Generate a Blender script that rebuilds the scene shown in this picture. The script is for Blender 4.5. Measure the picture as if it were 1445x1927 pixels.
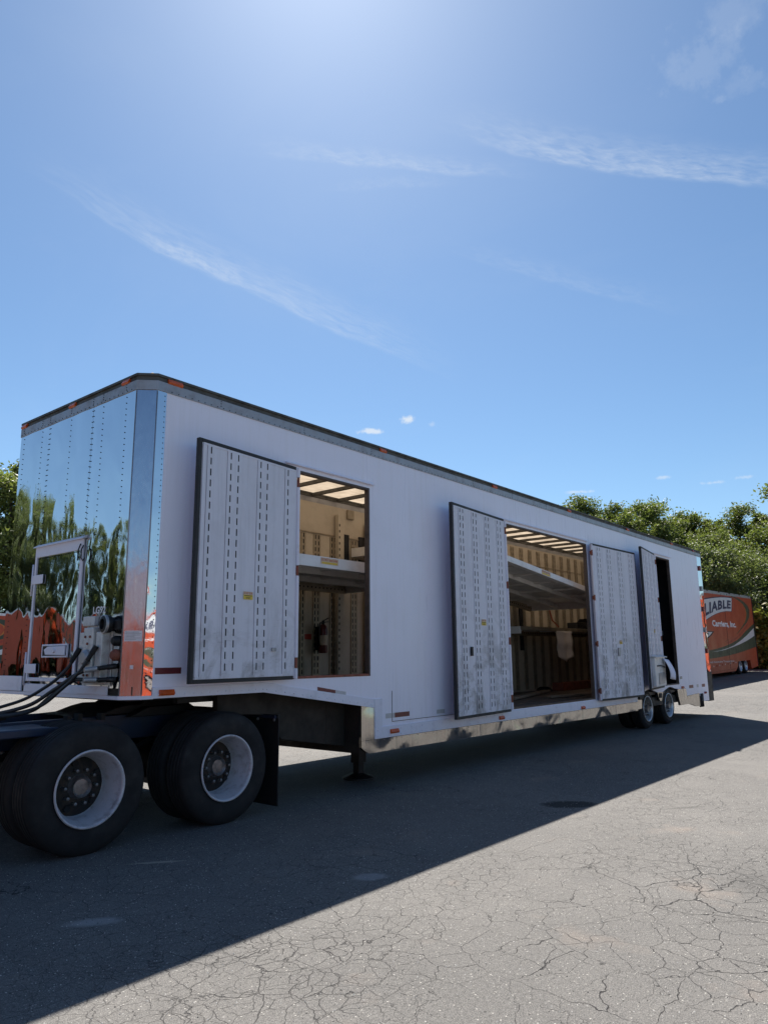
import bpy, bmesh, math, random
from mathutils import Vector, Matrix
random.seed(7)
R = math.radians
for o in list(bpy.data.objects): bpy.data.objects.remove(o)
scn = bpy.context.scene
C = scn.collection

# ------------------------------------------------------------------ camera
CAM = Vector((-3.7098, -5.6703, 1.5155)); YAW, PITCH, ROLL, FPX = 0.8812, 0.1941, -0.0090, 1373.78
cf = Vector((math.sin(YAW)*math.cos(PITCH), math.cos(YAW)*math.cos(PITCH), math.sin(PITCH)))
cr0 = Vector((math.cos(YAW), -math.sin(YAW), 0)); cu0 = cr0.cross(cf)
cr = cr0*math.cos(ROLL)+cu0*math.sin(ROLL); cu = -cr0*math.sin(ROLL)+cu0*math.cos(ROLL)
cd = bpy.data.cameras.new('camera'); cam = bpy.data.objects.new('camera', cd); C.objects.link(cam)
cam.matrix_world = Matrix(((cr.x, cu.x, -cf.x, CAM.x), (cr.y, cu.y, -cf.y, CAM.y), (cr.z, cu.z, -cf.z, CAM.z), (0, 0, 0, 1)))
cd.sensor_fit = 'VERTICAL'; cd.sensor_height = 36.0; cd.lens = FPX/1927*36.0
cd.clip_start = .05; cd.clip_end = 3000
scn.camera = cam
scn.render.resolution_x = 767; scn.render.resolution_y = 1024
def ray(u, v):                                   # photo pixel (1445x1927) -> direction
    return (cf*FPX + cr*(u-722.5) - cu*(v-963.5)).normalized()
def atdist(u, dist):                             # ground spot on the bearing of pixel column u
    d = ray(u, 1240); d.z = 0; d.normalize()
    return Vector((CAM.x+d.x*dist, CAM.y+d.y*dist, 0))

# ------------------------------------------------------------------ sun, sky, exposure
SUN = Vector((.438, .440, .784)).normalized()
ELEV = math.asin(SUN.z); AZ = math.atan2(SUN.x, SUN.y)
sd = bpy.data.lights.new('sun', 'SUN'); sd.energy = 5.0; sd.angle = R(.53); sd.color = (1, .94, .86)
so = bpy.data.objects.new('sun', sd); C.objects.link(so); so.rotation_euler = SUN.to_track_quat('Z', 'Y').to_euler()
w = bpy.data.worlds.new('World'); scn.world = w; w.use_nodes = True
scn.view_settings.view_transform = 'Standard'; scn.view_settings.look = 'None'
scn.view_settings.exposure = 1.2; scn.view_settings.gamma = 1; scn.view_settings.use_curve_mapping = False
SKY_STRENGTH = .055
scn.cycles.max_bounces = 8; scn.cycles.diffuse_bounces = 5; scn.cycles.glossy_bounces = 3; scn.cycles.transmission_bounces = 3
scn.cycles.caustics_reflective = False; scn.cycles.caustics_refractive = False

class NT:
    """tiny node helper"""
    def __init__(s, tree): s.t = tree; s.n = tree.nodes; s.l = tree.links
    def new(s, typ, ins=None, **kw):
        nd = s.n.new(typ)
        for k, v in kw.items(): setattr(nd, k, v)
        for k, v in (ins or {}).items(): s.set(nd, k, v)
        return nd
    def set(s, nd, k, v):
        sock = nd.inputs[k]
        if hasattr(v, 'is_output') or isinstance(v, bpy.types.NodeSocket): s.l.new(v, sock)
        elif isinstance(v, bpy.types.Node): s.l.new(v.outputs[0], sock)
        else:
            if isinstance(v, tuple) and len(v) == 3 and sock.type == 'RGBA': v = v+(1,)
            sock.default_value = v
    def math(s, op, a, b=None, c=None, clamp=False):
        nd = s.n.new('ShaderNodeMath'); nd.operation = op; nd.use_clamp = clamp
        for i, v in enumerate((a, b, c)):
            if v is not None: s.set(nd, i, v)
        return nd.outputs[0]
    def vdot(s, a, v):
        nd = s.n.new('ShaderNodeVectorMath'); nd.operation = 'DOT_PRODUCT'; s.set(nd, 0, a); nd.inputs[1].default_value = tuple(v); return nd.outputs['Value']
    def mapr(s, v, a, b, c=0, d=1, smooth=False):
        nd = s.n.new('ShaderNodeMapRange'); nd.clamp = True
        if smooth: nd.interpolation_type = 'SMOOTHSTEP'
        for k, x in enumerate((v, a, b, c, d)): s.set(nd, k, x)
        return nd.outputs[0]
    def mix(s, f, a, b, blend='MIX'):
        nd = s.n.new('ShaderNodeMix'); nd.data_type = 'RGBA'; nd.blend_type = blend
        s.set(nd, 0, f); s.set(nd, 6, a); s.set(nd, 7, b); return nd.outputs[2]
    def noise(s, vec, scale, detail=4, rough=.55, dist=0, out=0):
        nd = s.new('ShaderNodeTexNoise', {'Scale': scale, 'Detail': detail, 'Roughness': rough, 'Distortion': dist})
        if vec is not None: s.set(nd, 'Vector', vec)
        return nd.outputs[out]
    def mapping(s, vec, scale=(1, 1, 1), rot=(0, 0, 0), loc=(0, 0, 0)):
        return s.new('ShaderNodeMapping', {'Vector': vec, 'Scale': scale, 'Rotation': rot, 'Location': loc}).outputs[0]

def build_world():
    t = NT(w.node_tree); t.n.clear()
    sky = t.new('ShaderNodeTexSky', sky_type='NISHITA', sun_disc=False, sun_elevation=ELEV, sun_rotation=AZ, altitude=100, air_density=1.0, dust_density=.22, ozone_density=4.0)
    tc = t.new('ShaderNodeTexCoord'); d = tc.outputs['Generated']
    warp = t.noise(d, 3.0, 5, .6)
    wz = t.math('MULTIPLY', t.math('SUBTRACT', warp, .5), .05)
    total = None
    def add(m):
        nonlocal total
        total = m if total is None else t.math('ADD', total, m)
    def streak(a, b, wd0, wd1, amp, fr=9, bend=0, bias=.35):
        a = Vector(ray(*a)); b = Vector(ray(*b)); n = a.cross(b).normalized(); mid = (a+b).normalized(); tg = (b-a).normalized()
        half = (b-a).length/2
        along = t.math('DIVIDE', t.vdot(d, tg), half)
        s = t.math('ADD', t.vdot(d, n), wz)
        s = t.math('ADD', s, t.math('MULTIPLY', t.math('MULTIPLY', along, along), bend))
        # soft side (tail) and sharp side
        up = t.mapr(s, 0, wd0, 1, 0, True); dn = t.mapr(s, -wd1, 0, 0, 1, True)
        prof = t.math('MULTIPLY', up, dn)
        ends = t.mapr(t.math('ABSOLUTE', along), .35, 1.15, 1, 0, True)
        front = t.mapr(t.vdot(d, mid), .2, .5)
        nd = t.new('ShaderNodeCombineXYZ', {0: t.math('MULTIPLY', along, fr*.22), 1: t.math('MULTIPLY', s, fr*5.0), 2: t.math('MULTIPLY', along, 1.3)})
        nz = t.noise(nd, 2.2, 7, .62, .4)
        nz = t.mapr(nz, bias, .75, .12, 1)
        m = t.math('MULTIPLY', t.math('MULTIPLY', prof, ends), t.math('MULTIPLY', front, nz))
        add(t.math('MULTIPLY', m, amp))
    streak((60, 345), (830, 720), .008, .055, .27, 16, .010)
    streak((250, 432), (480, 545), .007, .022, .24, 20)
    streak((470, 275), (1000, 318), .007, .022, .26, 18)
    streak((840, 262), (1560, 372), .008, .045, .38, 18, .018)
    streak((840, 462), (1290, 590), .008, .03, .11, 16)
    streak((600, 345), (870, 325), .007, .014, .10, 16)
    def puff(c, rx, ry, amp, sc=40):
        c = Vector(ray(*c)); r_ = Vector((0, 0, 1)).cross(c).normalized(); u_ = c.cross(r_)
        x = t.math('DIVIDE', t.vdot(d, r_), rx); y = t.math('DIVIDE', t.vdot(d, u_), ry)
        rr = t.math('SQRT', t.math('ADD', t.math('MULTIPLY', x, x), t.math('MULTIPLY', y, y)))
        nz = t.noise(d, sc, 6, .65)
        m = t.mapr(t.math('ADD', rr, t.math('MULTIPLY', t.math('SUBTRACT', nz, .5), 3.2)), .1, 1.05, 1, 0, True)
        add(t.math('MULTIPLY', t.math('MULTIPLY', m, t.mapr(t.vdot(d, c), .2, .5)), amp))
    for c, rx, ry, a, s_ in (((1322, 108), .050, .036, .10, 44), ((1350, 188), .012, .005, .08, 90), ((1395, 20), .05, .03, .10, 26), ((1385, 160), .035, .014, .07, 40),
                             ((697, 812), .019, .0045, .75, 55), ((767, 790), .014, .006, .8, 60), ((813, 798), .006, .004, .25, 80),
                             ((1090, 926), .022, .003, .5, 60), ((1345, 908), .013, .003, .45, 60), ((1248, 898), .012, .003, .45, 60), ((1400, 898), .014, .003, .4, 60)):
        puff(c, rx, ry, a, s_)
    veil = t.noise(t.mapping(d, (2.2, .9, 3.0), (0, 0, R(35))), 2.0, 7, .6, .5)
    add(t.mapr(veil, .52, .82, 0, .04))
    cl = t.math('MINIMUM', total, .9)
    # a cloud is lit by the sun and scatters white light over the blue behind it
    # clear-air tint and the aureole of forward-scattered light round the sun
    base = t.mix(1.0, sky.outputs[0], (.87, .97, .98), 'MULTIPLY')
    ang = t.math('ARCCOSINE', t.math('MINIMUM', t.vdot(d, SUN), 1.0))
    au = t.math('MULTIPLY', t.math('EXPONENT', t.math('MULTIPLY', ang, -6.0)), 2.5)
    base = t.mix(1.0, base, t.mix(1.0, (1.0, 1.02, 1.05), t.new('ShaderNodeCombineColor', {0: au, 1: au, 2: au}).outputs[0], 'MULTIPLY'), 'ADD')
    col = t.mix(cl, base, (6.4, 6.9, 7.4))
    bg = t.new('ShaderNodeBackground', {'Color': col, 'Strength': SKY_STRENGTH})
    out = t.new('ShaderNodeOutputWorld'); t.l.new(bg.outputs[0], out.inputs[0])
build_world()

# ------------------------------------------------------------------ materials
M = {}
def mat(name, col=(.5, .5, .5), rough=.5, metal=0, spec=.5):
    m = bpy.data.materials.new(name); m.use_nodes = True; t = NT(m.node_tree)
    b = t.n['Principled BSDF']; b.inputs['Base Color'].default_value = (*col, 1); b.inputs['Roughness'].default_value = rough
    b.inputs['Metallic'].default_value = metal; b.inputs['Specular IOR Level'].default_value = spec
    M[name] = m
    return m, t, b
def coords(t, which='Object'): return t.new('ShaderNodeTexCoord').outputs[which]
def bump(t, b, h, strength=.3, dist=.01, normal=None):
    nd = t.new('ShaderNodeBump', {'Height': h, 'Strength': strength, 'Distance': dist})
    if normal is not None: t.set(nd, 'Normal', normal)
    t.l.new(nd.outputs[0], b.inputs['Normal']); return nd.outputs[0]
def worn(name, col, dirt, rough=.5, metal=0, scale=3, lo=.5, hi=.75, amt=.6, bstr=.1):
    m, t, b = mat(name, col, rough, metal); v = coords(t)
    n1 = t.noise(v, scale, 8, .65); n2 = t.noise(v, scale*6, 4, .6)
    f = t.math('MULTIPLY', t.mapr(n1, lo, hi), amt)
    f = t.math('ADD', f, t.math('MULTIPLY', t.mapr(n2, .55, .8), amt*.35), clamp=True)
    t.set(b, 'Base Color', t.mix(f, col, dirt)); t.set(b, 'Roughness', t.mapr(n1, .3, .7, rough*.8, min(1, rough*1.3)))
    bump(t, b, n2, bstr, .004)
    return m, t, b

def mk_materials():
    # trailer skin: fresh white paint over thin sheet, faint waviness
    m, t, b = mat('white_paint', (.82, .82, .94), .32); v = coords(t)
    wave = t.noise(t.mapping(v, (1, 1, .35)), 2.4, 2, .4)
    fine = t.noise(v, 60, 3, .6); st = t.noise(t.mapping(v, (9, 9, .5)), 1.5, 6, .6)
    grime = t.noise(v, .9, 7, .65, .4)
    f = t.math('ADD', t.math('MULTIPLY', t.mapr(st, .50, .8), .20), t.math('MULTIPLY', t.mapr(grime, .5, .75), .14))
    t.set(b, 'Base Color', t.mix(f, (.82, .82, .94), (.55, .54, .53)))
    t.set(b, 'Roughness', t.mapr(st, .3, .7, .24, .42))
    bump(t, b, t.math('ADD', wave, t.math('MULTIPLY', fine, .015)), .6, .016)
    # white frame rails, thick brushed paint
    m, t, b = worn('white_rail', (.76, .76, .86), (.38, .36, .38), .42, 0, 5, .55, .8, .45, .25)
    # door inner liner: older white paint with black scuffs, heavier low down where freight rubs
    m, t, b = mat('door_liner', (.69, .69, .77), .5); v = coords(t)
    sep = t.new('ShaderNodeSeparateXYZ', {0: v}); z = sep.outputs[2]
    st = t.noise(t.mapping(v, (14, 14, .7)), 1.6, 7, .65)
    blot = t.noise(v, 2.1, 7, .7, .6); sc = t.noise(t.mapping(v, (3, 3, 22)), 2.0, 6, .72, 1.2)
    low = t.mapr(z, .7, 2.3, 1, .12)
    f = t.math('MULTIPLY', t.mapr(blot, .47, .62), t.math('MULTIPLY', low, .85))
    f2 = t.math('MULTIPLY', t.mapr(sc, .58, .66), t.math('MULTIPLY', t.mapr(z, .6, 2.0, 1, 0), t.mapr(blot, .40, .54)))
    f3 = t.math('MULTIPLY', t.mapr(st, .5, .8), .38)
    c = t.mix(f3, (.69, .69, .77), (.36, .36, .40)); c = t.mix(f, c, (.26, .25, .25)); c = t.mix(f2, c, (.05, .05, .06))
    t.set(b, 'Base Color', c); bump(t, b, st, .12, .004)
    # polished stainless, oil-canned sheet
    m, t, b = mat('stainless_mirror', (.74, .76, .79), .035, 1); v = coords(t)
    w1 = t.noise(t.mapping(v, (1.6, 2.2, 1.3)), 1.6, 1.5, .35, .4); w2 = t.noise(t.mapping(v, (4, 11, 5)), 2.2, 3, .55, .8)
    bump(t, b, t.math('ADD', w1, t.math('MULTIPLY', w2, .014)), .30, .03)
    t.set(b, 'Roughness', t.mapr(t.noise(v, 9, 5, .6), .35, .75, .012, .05))
    m, t, b = mat('stainless_corner', (.42, .43, .49), .14, 1); v = coords(t)
    w1 = t.noise(t.mapping(v, (3, 3, 1.1)), 1.7, 3, .5, .4)
    bump(t, b, w1, .25, .025); t.set(b, 'Roughness', t.mapr(t.noise(t.mapping(v, (20, 20, 1)), 3, 5, .6), .3, .75, .09, .18))
    m, t, b = mat('stainless_rub', (.46, .44, .42), .06, 1); v = coords(t)
    w1 = t.noise(t.mapping(v, (1, 1, 1.2)), 1.5, 1.5, .4, .5); s2 = t.noise(t.mapping(v, (30, 30, .6)), 1, 6, .6)
    bump(t, b, t.math('ADD', w1, t.math('MULTIPLY', s2, .010)), .8, .08)
    t.set(b, 'Base Color', t.mix(t.math('MULTIPLY', t.mapr(s2, .5, .8), .6), (.46, .44, .42), (.26, .23, .19)))
    t.set(b, 'Roughness', t.mapr(s2, .3, .75, .04, .28))
    worn('rail_grey', (.36, .36, .38), (.13, .12, .12), .45, .6, 6, .5, .8, .5, .2)
    worn('roof_edge', (.10, .095, .085), (.03, .03, .03), .6, .4, 8, .45, .7, .7, .4)
    worn('rubber_seal', (.018, .018, .02), (.05, .05, .05), .6, 0, 6, .5, .8, .4, .2)
    worn('tyre', (.0065, .0065, .008), (.014, .0135, .0135), .75, 0, 5, .5, .8, .6, .3)
    worn('rim_paint', (.50, .50, .55), (.12, .09, .07), .42, .2, 11, .50, .75, .7, .25)
    worn('rim_trailer', (.58, .60, .64), (.2, .18, .16), .3, .6, 6, .5, .8, .5, .1)
    worn('hub_dirty', (.022, .021, .022), (.10, .07, .05), .65, .3, 9, .46, .68, .7, .5)
    worn('hub_cap', (.22, .21, .21), (.07, .055, .045), .4, .7, 14, .45, .7, .7, .2)
    worn('chassis_blue', (.010, .022, .060), (.03, .028, .026), .45, .1, 6, .4, .75, .7, .2)
    worn('black_steel', (.011, .011, .013), (.03, .026, .022), .55, .3, 7, .5, .8, .5, .3)
    worn('belly_brown', (.028, .022, .017), (.012, .011, .010), .7, .1, 4, .4, .7, .7, .2)
    worn('rust_red', (.26, .075, .045), (.07, .035, .025), .6, .1, 10, .45, .72, .7, .4)
    worn('seal_brown', (.09, .065, .055), (.03, .025, .022), .65, 0, 8, .45, .7, .6, .3)
    worn('tan_liner', (.50, .435, .345), (.31, .265, .205), .6, 0, 3, .45, .75, .55, .1)
    worn('tan_post', (.34, .285, .21), (.16, .135, .10), .5, .3, 6, .45, .75, .55, .1)
    worn('grey_deck', (.70, .70, .70), (.42, .41, .40), .45, .1, 4, .45, .75, .5, .1)
    worn('white_fascia', (.74, .75, .78), (.42, .40, .38), .45, .1, 4, .5, .8, .5, .1)
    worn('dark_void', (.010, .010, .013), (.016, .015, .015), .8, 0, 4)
    worn('floor_plank', (.11, .075, .055), (.05, .036, .03), .7, 0, 5, .45, .7, .7, .4)
    worn('loose_wood', (.24, .17, .12), (.12, .085, .06), .75, 0, 5, .45, .7, .6, .4)
    worn('cloth', (.72, .66, .62), (.55, .5, .46), .9, 0, 4)
    worn('cable', (.014, .014, .017), (.04, .04, .045), .45, 0, 12)
    worn('nosebox', (.62, .62, .62), (.20, .15, .11), .5, .3, 9, .5, .75, .7, .2)
    worn('concrete_stop', (.4, .39, .36), (.25, .24, .22), .85)
    for n, c in (('amber_lens', (.62, .10, .015)), ('red_lens', (.30, .012, .014))):
        m, t, b = mat(n, c, .22); v = coords(t)
        bump(t, b, t.new('ShaderNodeTexWave', {'Vector': v, 'Scale': 40}).outputs[0], .2, .003)
        t.set(b, 'Base Color', t.mix(t.mapr(t.noise(v, 20, 4), .4, .7, 0, .5), c, tuple(x*.5 for x in c)))
    worn('reflector_red', (.14, .018, .02), (.06, .015, .015), .35, 0, 20)
    worn('reflector_white', (.50, .50, .52), (.3, .3, .3), .35, 0, 20)
    worn('plate_white', (.66, .66, .70), (.4, .4, .42), .4, .2, 20)
    worn('sticker_yellow', (.70, .50, .06), (.5, .38, .1), .5, 0, 30)
    worn('sticker_cream', (.62, .50, .38), (.5, .38, .2), .5, 0, 30)
    worn('print_black', (.012, .012, .012), (.03, .03, .03), .5)
    worn('print_red', (.45, .05, .03), (.3, .05, .03), .5)
    worn('print_white', (.78, .78, .78), (.6, .6, .6), .5)
    worn('print_navy', (.022, .025, .075), (.04, .04, .08), .5)
    worn('paper', (.82, .82, .94), (.7, .7, .72), .8)
    worn('extinguisher_red', (.10, .010, .012), (.12, .02, .02), .3)
    worn('orange_skin', (.46, .066, .022), (.32, .048, .018), .35, 0, 1.2, .4, .75, .5, .05)
    worn('orange_low', (.36, .06, .022), (.2, .04, .02), .4, 0, 2, .45, .75, .5, .05)
    worn('swoosh_green', (.045, .06, .035), (.025, .03, .025), .4, 0, 3)
    worn('swoosh_gold', (.55, .17, .03), (.45, .11, .03), .4, 0, 3)
    worn('swoosh_red', (.36, .05, .03), (.25, .04, .03), .4, 0, 3)
    worn('swoosh_white', (.66, .68, .68), (.5, .5, .5), .4, 0, 3)
    # translucent fibreglass roof skin
    m, t, b = mat('roof_skin', (.62, .50, .36), .6); v = coords(t)
    n = t.noise(t.mapping(v, (1, 2.5, 1)), 2.2, 7, .65, .6)
    col = t.mix(t.mapr(n, .35, .72), (.66, .54, .40), (.36, .28, .20))
    tr = t.new('ShaderNodeBsdfTranslucent', {'Color': col}); df = t.new('ShaderNodeBsdfDiffuse', {'Color': (.5, .48, .44)})
    mx = t.new('ShaderNodeMixShader', {0: .45, 1: df.outputs[0], 2: tr.outputs[0]})
    t.l.new(mx.outputs[0], t.n['Material Output'].inputs[0])
    # bark, leaves
    worn('bark', (.085, .068, .052), (.04, .033, .027), .85, 0, 6, .4, .7, .7, .5)
    for nm, c0, c1, c2 in (('leaf_dark', (.055, .072, .026), (.105, .130, .038), (.19, .19, .06)), ('leaf_mid', (.075, .105, .032), (.135, .170, .048), (.25, .255, .085)),
                           ('leaf_olive', (.082, .108, .050), (.130, .158, .070), (.21, .225, .10)), ('leaf_yellow', (.085, .10, .025), (.17, .16, .03), (.30, .23, .03))):
        m = bpy.data.materials.new(nm); m.use_nodes = True; t = NT(m.node_tree); t.n.clear(); M[nm] = m
        g = t.new('ShaderNodeNewGeometry'); oi = t.new('ShaderNodeObjectInfo')
        n1 = t.noise(g.outputs['Position'], .55, 3); 
        k = t.math('ADD', t.math('MULTIPLY', n1, .9), t.math('MULTIPLY', g.outputs['Random Per Island'], .55))
        k = t.math('ADD', k, t.math('MULTIPLY', oi.outputs['Random'], .25))
        col = t.mix(t.mapr(k, .3, .85), c0, c1); col = t.mix(t.mapr(k, .85, 1.35), col, c2)
        pr = t.new('ShaderNodeBsdfPrincipled', {'Base Color': col, 'Roughness': .5, 'Specular IOR Level': .35})
        tr = t.new('ShaderNodeBsdfTranslucent', {'Color': t.mix(.5, col, (.20, .27, .03))})
        mx = t.new('ShaderNodeMixShader', {0: .36, 1: pr.outputs[0], 2: tr.outputs[0]})
        o = t.new('ShaderNodeOutputMaterial'); t.l.new(mx.outputs[0], o.inputs[0])
    worn('chip_pale', (.55, .53, .49), (.34, .32, .30), .7, 0, 18)
    worn('chip_dark', (.03, .03, .03), (.07, .065, .06), .8, 0, 18)
    worn('grass', (.10, .11, .045), (.06, .07, .03), .9, 0, 1.5)
    # asphalt
    m, t, b = mat('asphalt', (.16, .155, .15), .9); v = coords(t)
    flat = t.mapping(v, (1, 1, 0))
    wv = t.new('ShaderNodeVectorMath', operation='ADD'); t.l.new(flat, wv.inputs[0])
    nz3 = t.noise(flat, 1.7, 4, .6, 0, 1); sc3 = t.new('ShaderNodeVectorMath', operation='SCALE'); t.l.new(nz3, sc3.inputs[0]); sc3.inputs['Scale'].default_value = .30
    t.l.new(sc3.outputs[0], wv.inputs[1])
    wv2 = t.new('ShaderNodeVectorMath', operation='ADD'); t.l.new(wv.outputs[0], wv2.inputs[0])
    nz4 = t.noise(flat, 14, 3, .6, 0, 1); sc4 = t.new('ShaderNodeVectorMath', operation='SCALE'); t.l.new(nz4, sc4.inputs[0]); sc4.inputs['Scale'].default_value = .028
    t.l.new(sc4.outputs[0], wv2.inputs[1])
    def crack(scale, wid, lo, hi, mscale):
        vo = t.new('ShaderNodeTexVoronoi', {'Vector': wv2.outputs[0], 'Scale': scale, 'Randomness': 1.0}, feature='DISTANCE_TO_EDGE')
        mask = t.mapr(t.noise(t.mapping(flat, loc=(scale, scale*2, 0)), mscale, 3, .6), lo, hi)
        wd = t.math('MULTIPLY', mask, wid)
        e = t.math('DIVIDE', vo.outputs[0], t.math('MAXIMUM', wd, .0001))
        return t.math('MULTIPLY', t.mapr(e, .35, 1.0, 1, 0), t.mapr(mask, .05, .35))
    # big open cracks everywhere, a crazed zone of small ones in front of the trailer
    vsep = t.new('ShaderNodeSeparateXYZ', {0: v})
    zx = t.math('DIVIDE', t.math('SUBTRACT', vsep.outputs[0], 1.2), 3.6); zy = t.math('DIVIDE', t.math('SUBTRACT', vsep.outputs[1], -3.3), 1.9)
    zone = t.mapr(t.math('ADD', t.math('MULTIPLY', zx, zx), t.math('MULTIPLY', zy, zy)), .3, 1.3, 1, .4, True)
    ck1 = crack(1.7, .0080, .47, .70, .45); ck2 = crack(4.4, .013, .44, .60, .38); ck3 = crack(9.0, .022, .47, .62, .5)
    ck = t.math('MAXIMUM', ck1, t.math('MULTIPLY', t.math('MAXIMUM', t.math('MULTIPLY', ck2, .85), t.math('MULTIPLY', ck3, .6)), zone))
    patch = t.noise(flat, .35, 6, .6); mid = t.noise(flat, 3.2, 6, .65); grit = t.noise(flat, 150, 3, .75)
    chip = t.new('ShaderNodeTexVoronoi', {'Vector': flat, 'Scale': 105, 'Randomness': 1.0}); chipc = t.new('ShaderNodeSeparateColor', {0: chip.outputs['Color']})
    stone = t.math('MULTIPLY', t.mapr(chip.outputs[0], .22, .40, 1, 0), t.mapr(chipc.outputs[0], .35, .95))
    big = t.new('ShaderNodeTexVoronoi', {'Vector': flat, 'Scale': 52, 'Randomness': 1.0}); bigc = t.new('ShaderNodeSeparateColor', {0: big.outputs['Color']})
    stone2 = t.math('MULTIPLY', t.mapr(big.outputs[0], .12, .30, 1, 0), t.mapr(bigc.outputs[1], .80, .92))
    col = t.mix(t.mapr(patch, .35, .65), (.142, .136, .129), (.215, .204, .190))
    col = t.mix(t.math('MULTIPLY', t.mapr(mid, .42, .72), .5), col, (.115, .11, .107))
    col = t.mix(t.mapr(grit, .38, .66), t.mix(.72, col, (.035, .035, .037)), t.mix(.25, col, (.30, .29, .27)))
    g2 = t.noise(t.mapping(flat, loc=(3, 7, 0)), 46, 5, .8)
    gv = t.mapr(g2, .30, .70, .62, 1.30)
    col = t.mix(1.0, col, t.new('ShaderNodeCombineColor', {0: gv, 1: gv, 2: gv}).outputs[0], 'MULTIPLY')
    col = t.mix(t.math('MULTIPLY', stone, .62), col, (.34, .325, .30)); col = t.mix(t.math('MULTIPLY', stone2, .8), col, (.50, .48, .44))
    col = t.mix(t.math('MULTIPLY', t.mapr(t.noise(t.mapping(flat, loc=(4, 9, 0)), 1.3, 4, .6), .60, .74), .4), col, (.24, .19, .155))
    col = t.mix(t.math('MULTIPLY', ck, .86), col, (.022, .021, .022))
    def spot(cx, cy, rx, ry, rot, c, amt, soft=.5):
        nonlocal col
        mp = t.mapping(t.mapping(v, loc=(-cx, -cy, 0)), (1, 1, 0), (0, 0, -rot))
        mp2 = t.mapping(mp, (1/rx, 1/ry, 0)); ln = t.new('ShaderNodeVectorMath', {0: mp2}, operation='LENGTH').outputs['Value']
        ln = t.math('ADD', ln, t.math('MULTIPLY', t.math('SUBTRACT', mid, .5), 1.1))
        col = t.mix(t.math('MULTIPLY', t.mapr(ln, 1-soft, 1.0, 1, 0, True), amt), col, c)
    spot(3.60, -2.07, .34, .20, R(-50), (.018, .018, .018), .9, .35)
    spot(4.14, -3.06, .40, .06, R(-35), (.06, .058, .055), .6, .8)
    spot(.46, -2.09, .16, .10, R(-40), (.30, .30, .30), .6, .5)
    spot(-1.21, -1.39, .20, .09, R(-38), (.32, .32, .32), .6, .6)
    spot(-.27, -.56, .26, .035, R(-38), (.45, .42, .34), .5, .7)
    spot(1.9, -4.2, .5, .22, R(20), (.07, .068, .066), .5, .9)
    # blended asphalt colour feeds the shader
    t.set(b, 'Base Color', col)
    h = t.math('SUBTRACT', t.math('ADD', t.math('MULTIPLY', grit, .35), t.math('ADD', t.math('MULTIPLY', stone, .35), t.math('MULTIPLY', t.math('ADD', stone2, mid), .35))), t.math('MULTIPLY', ck, 1.8))
    bump(t, b, h, .8, .012); t.set(b, 'Roughness', .88); b.inputs['Specular IOR Level'].default_value = .25
mk_materials()

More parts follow.
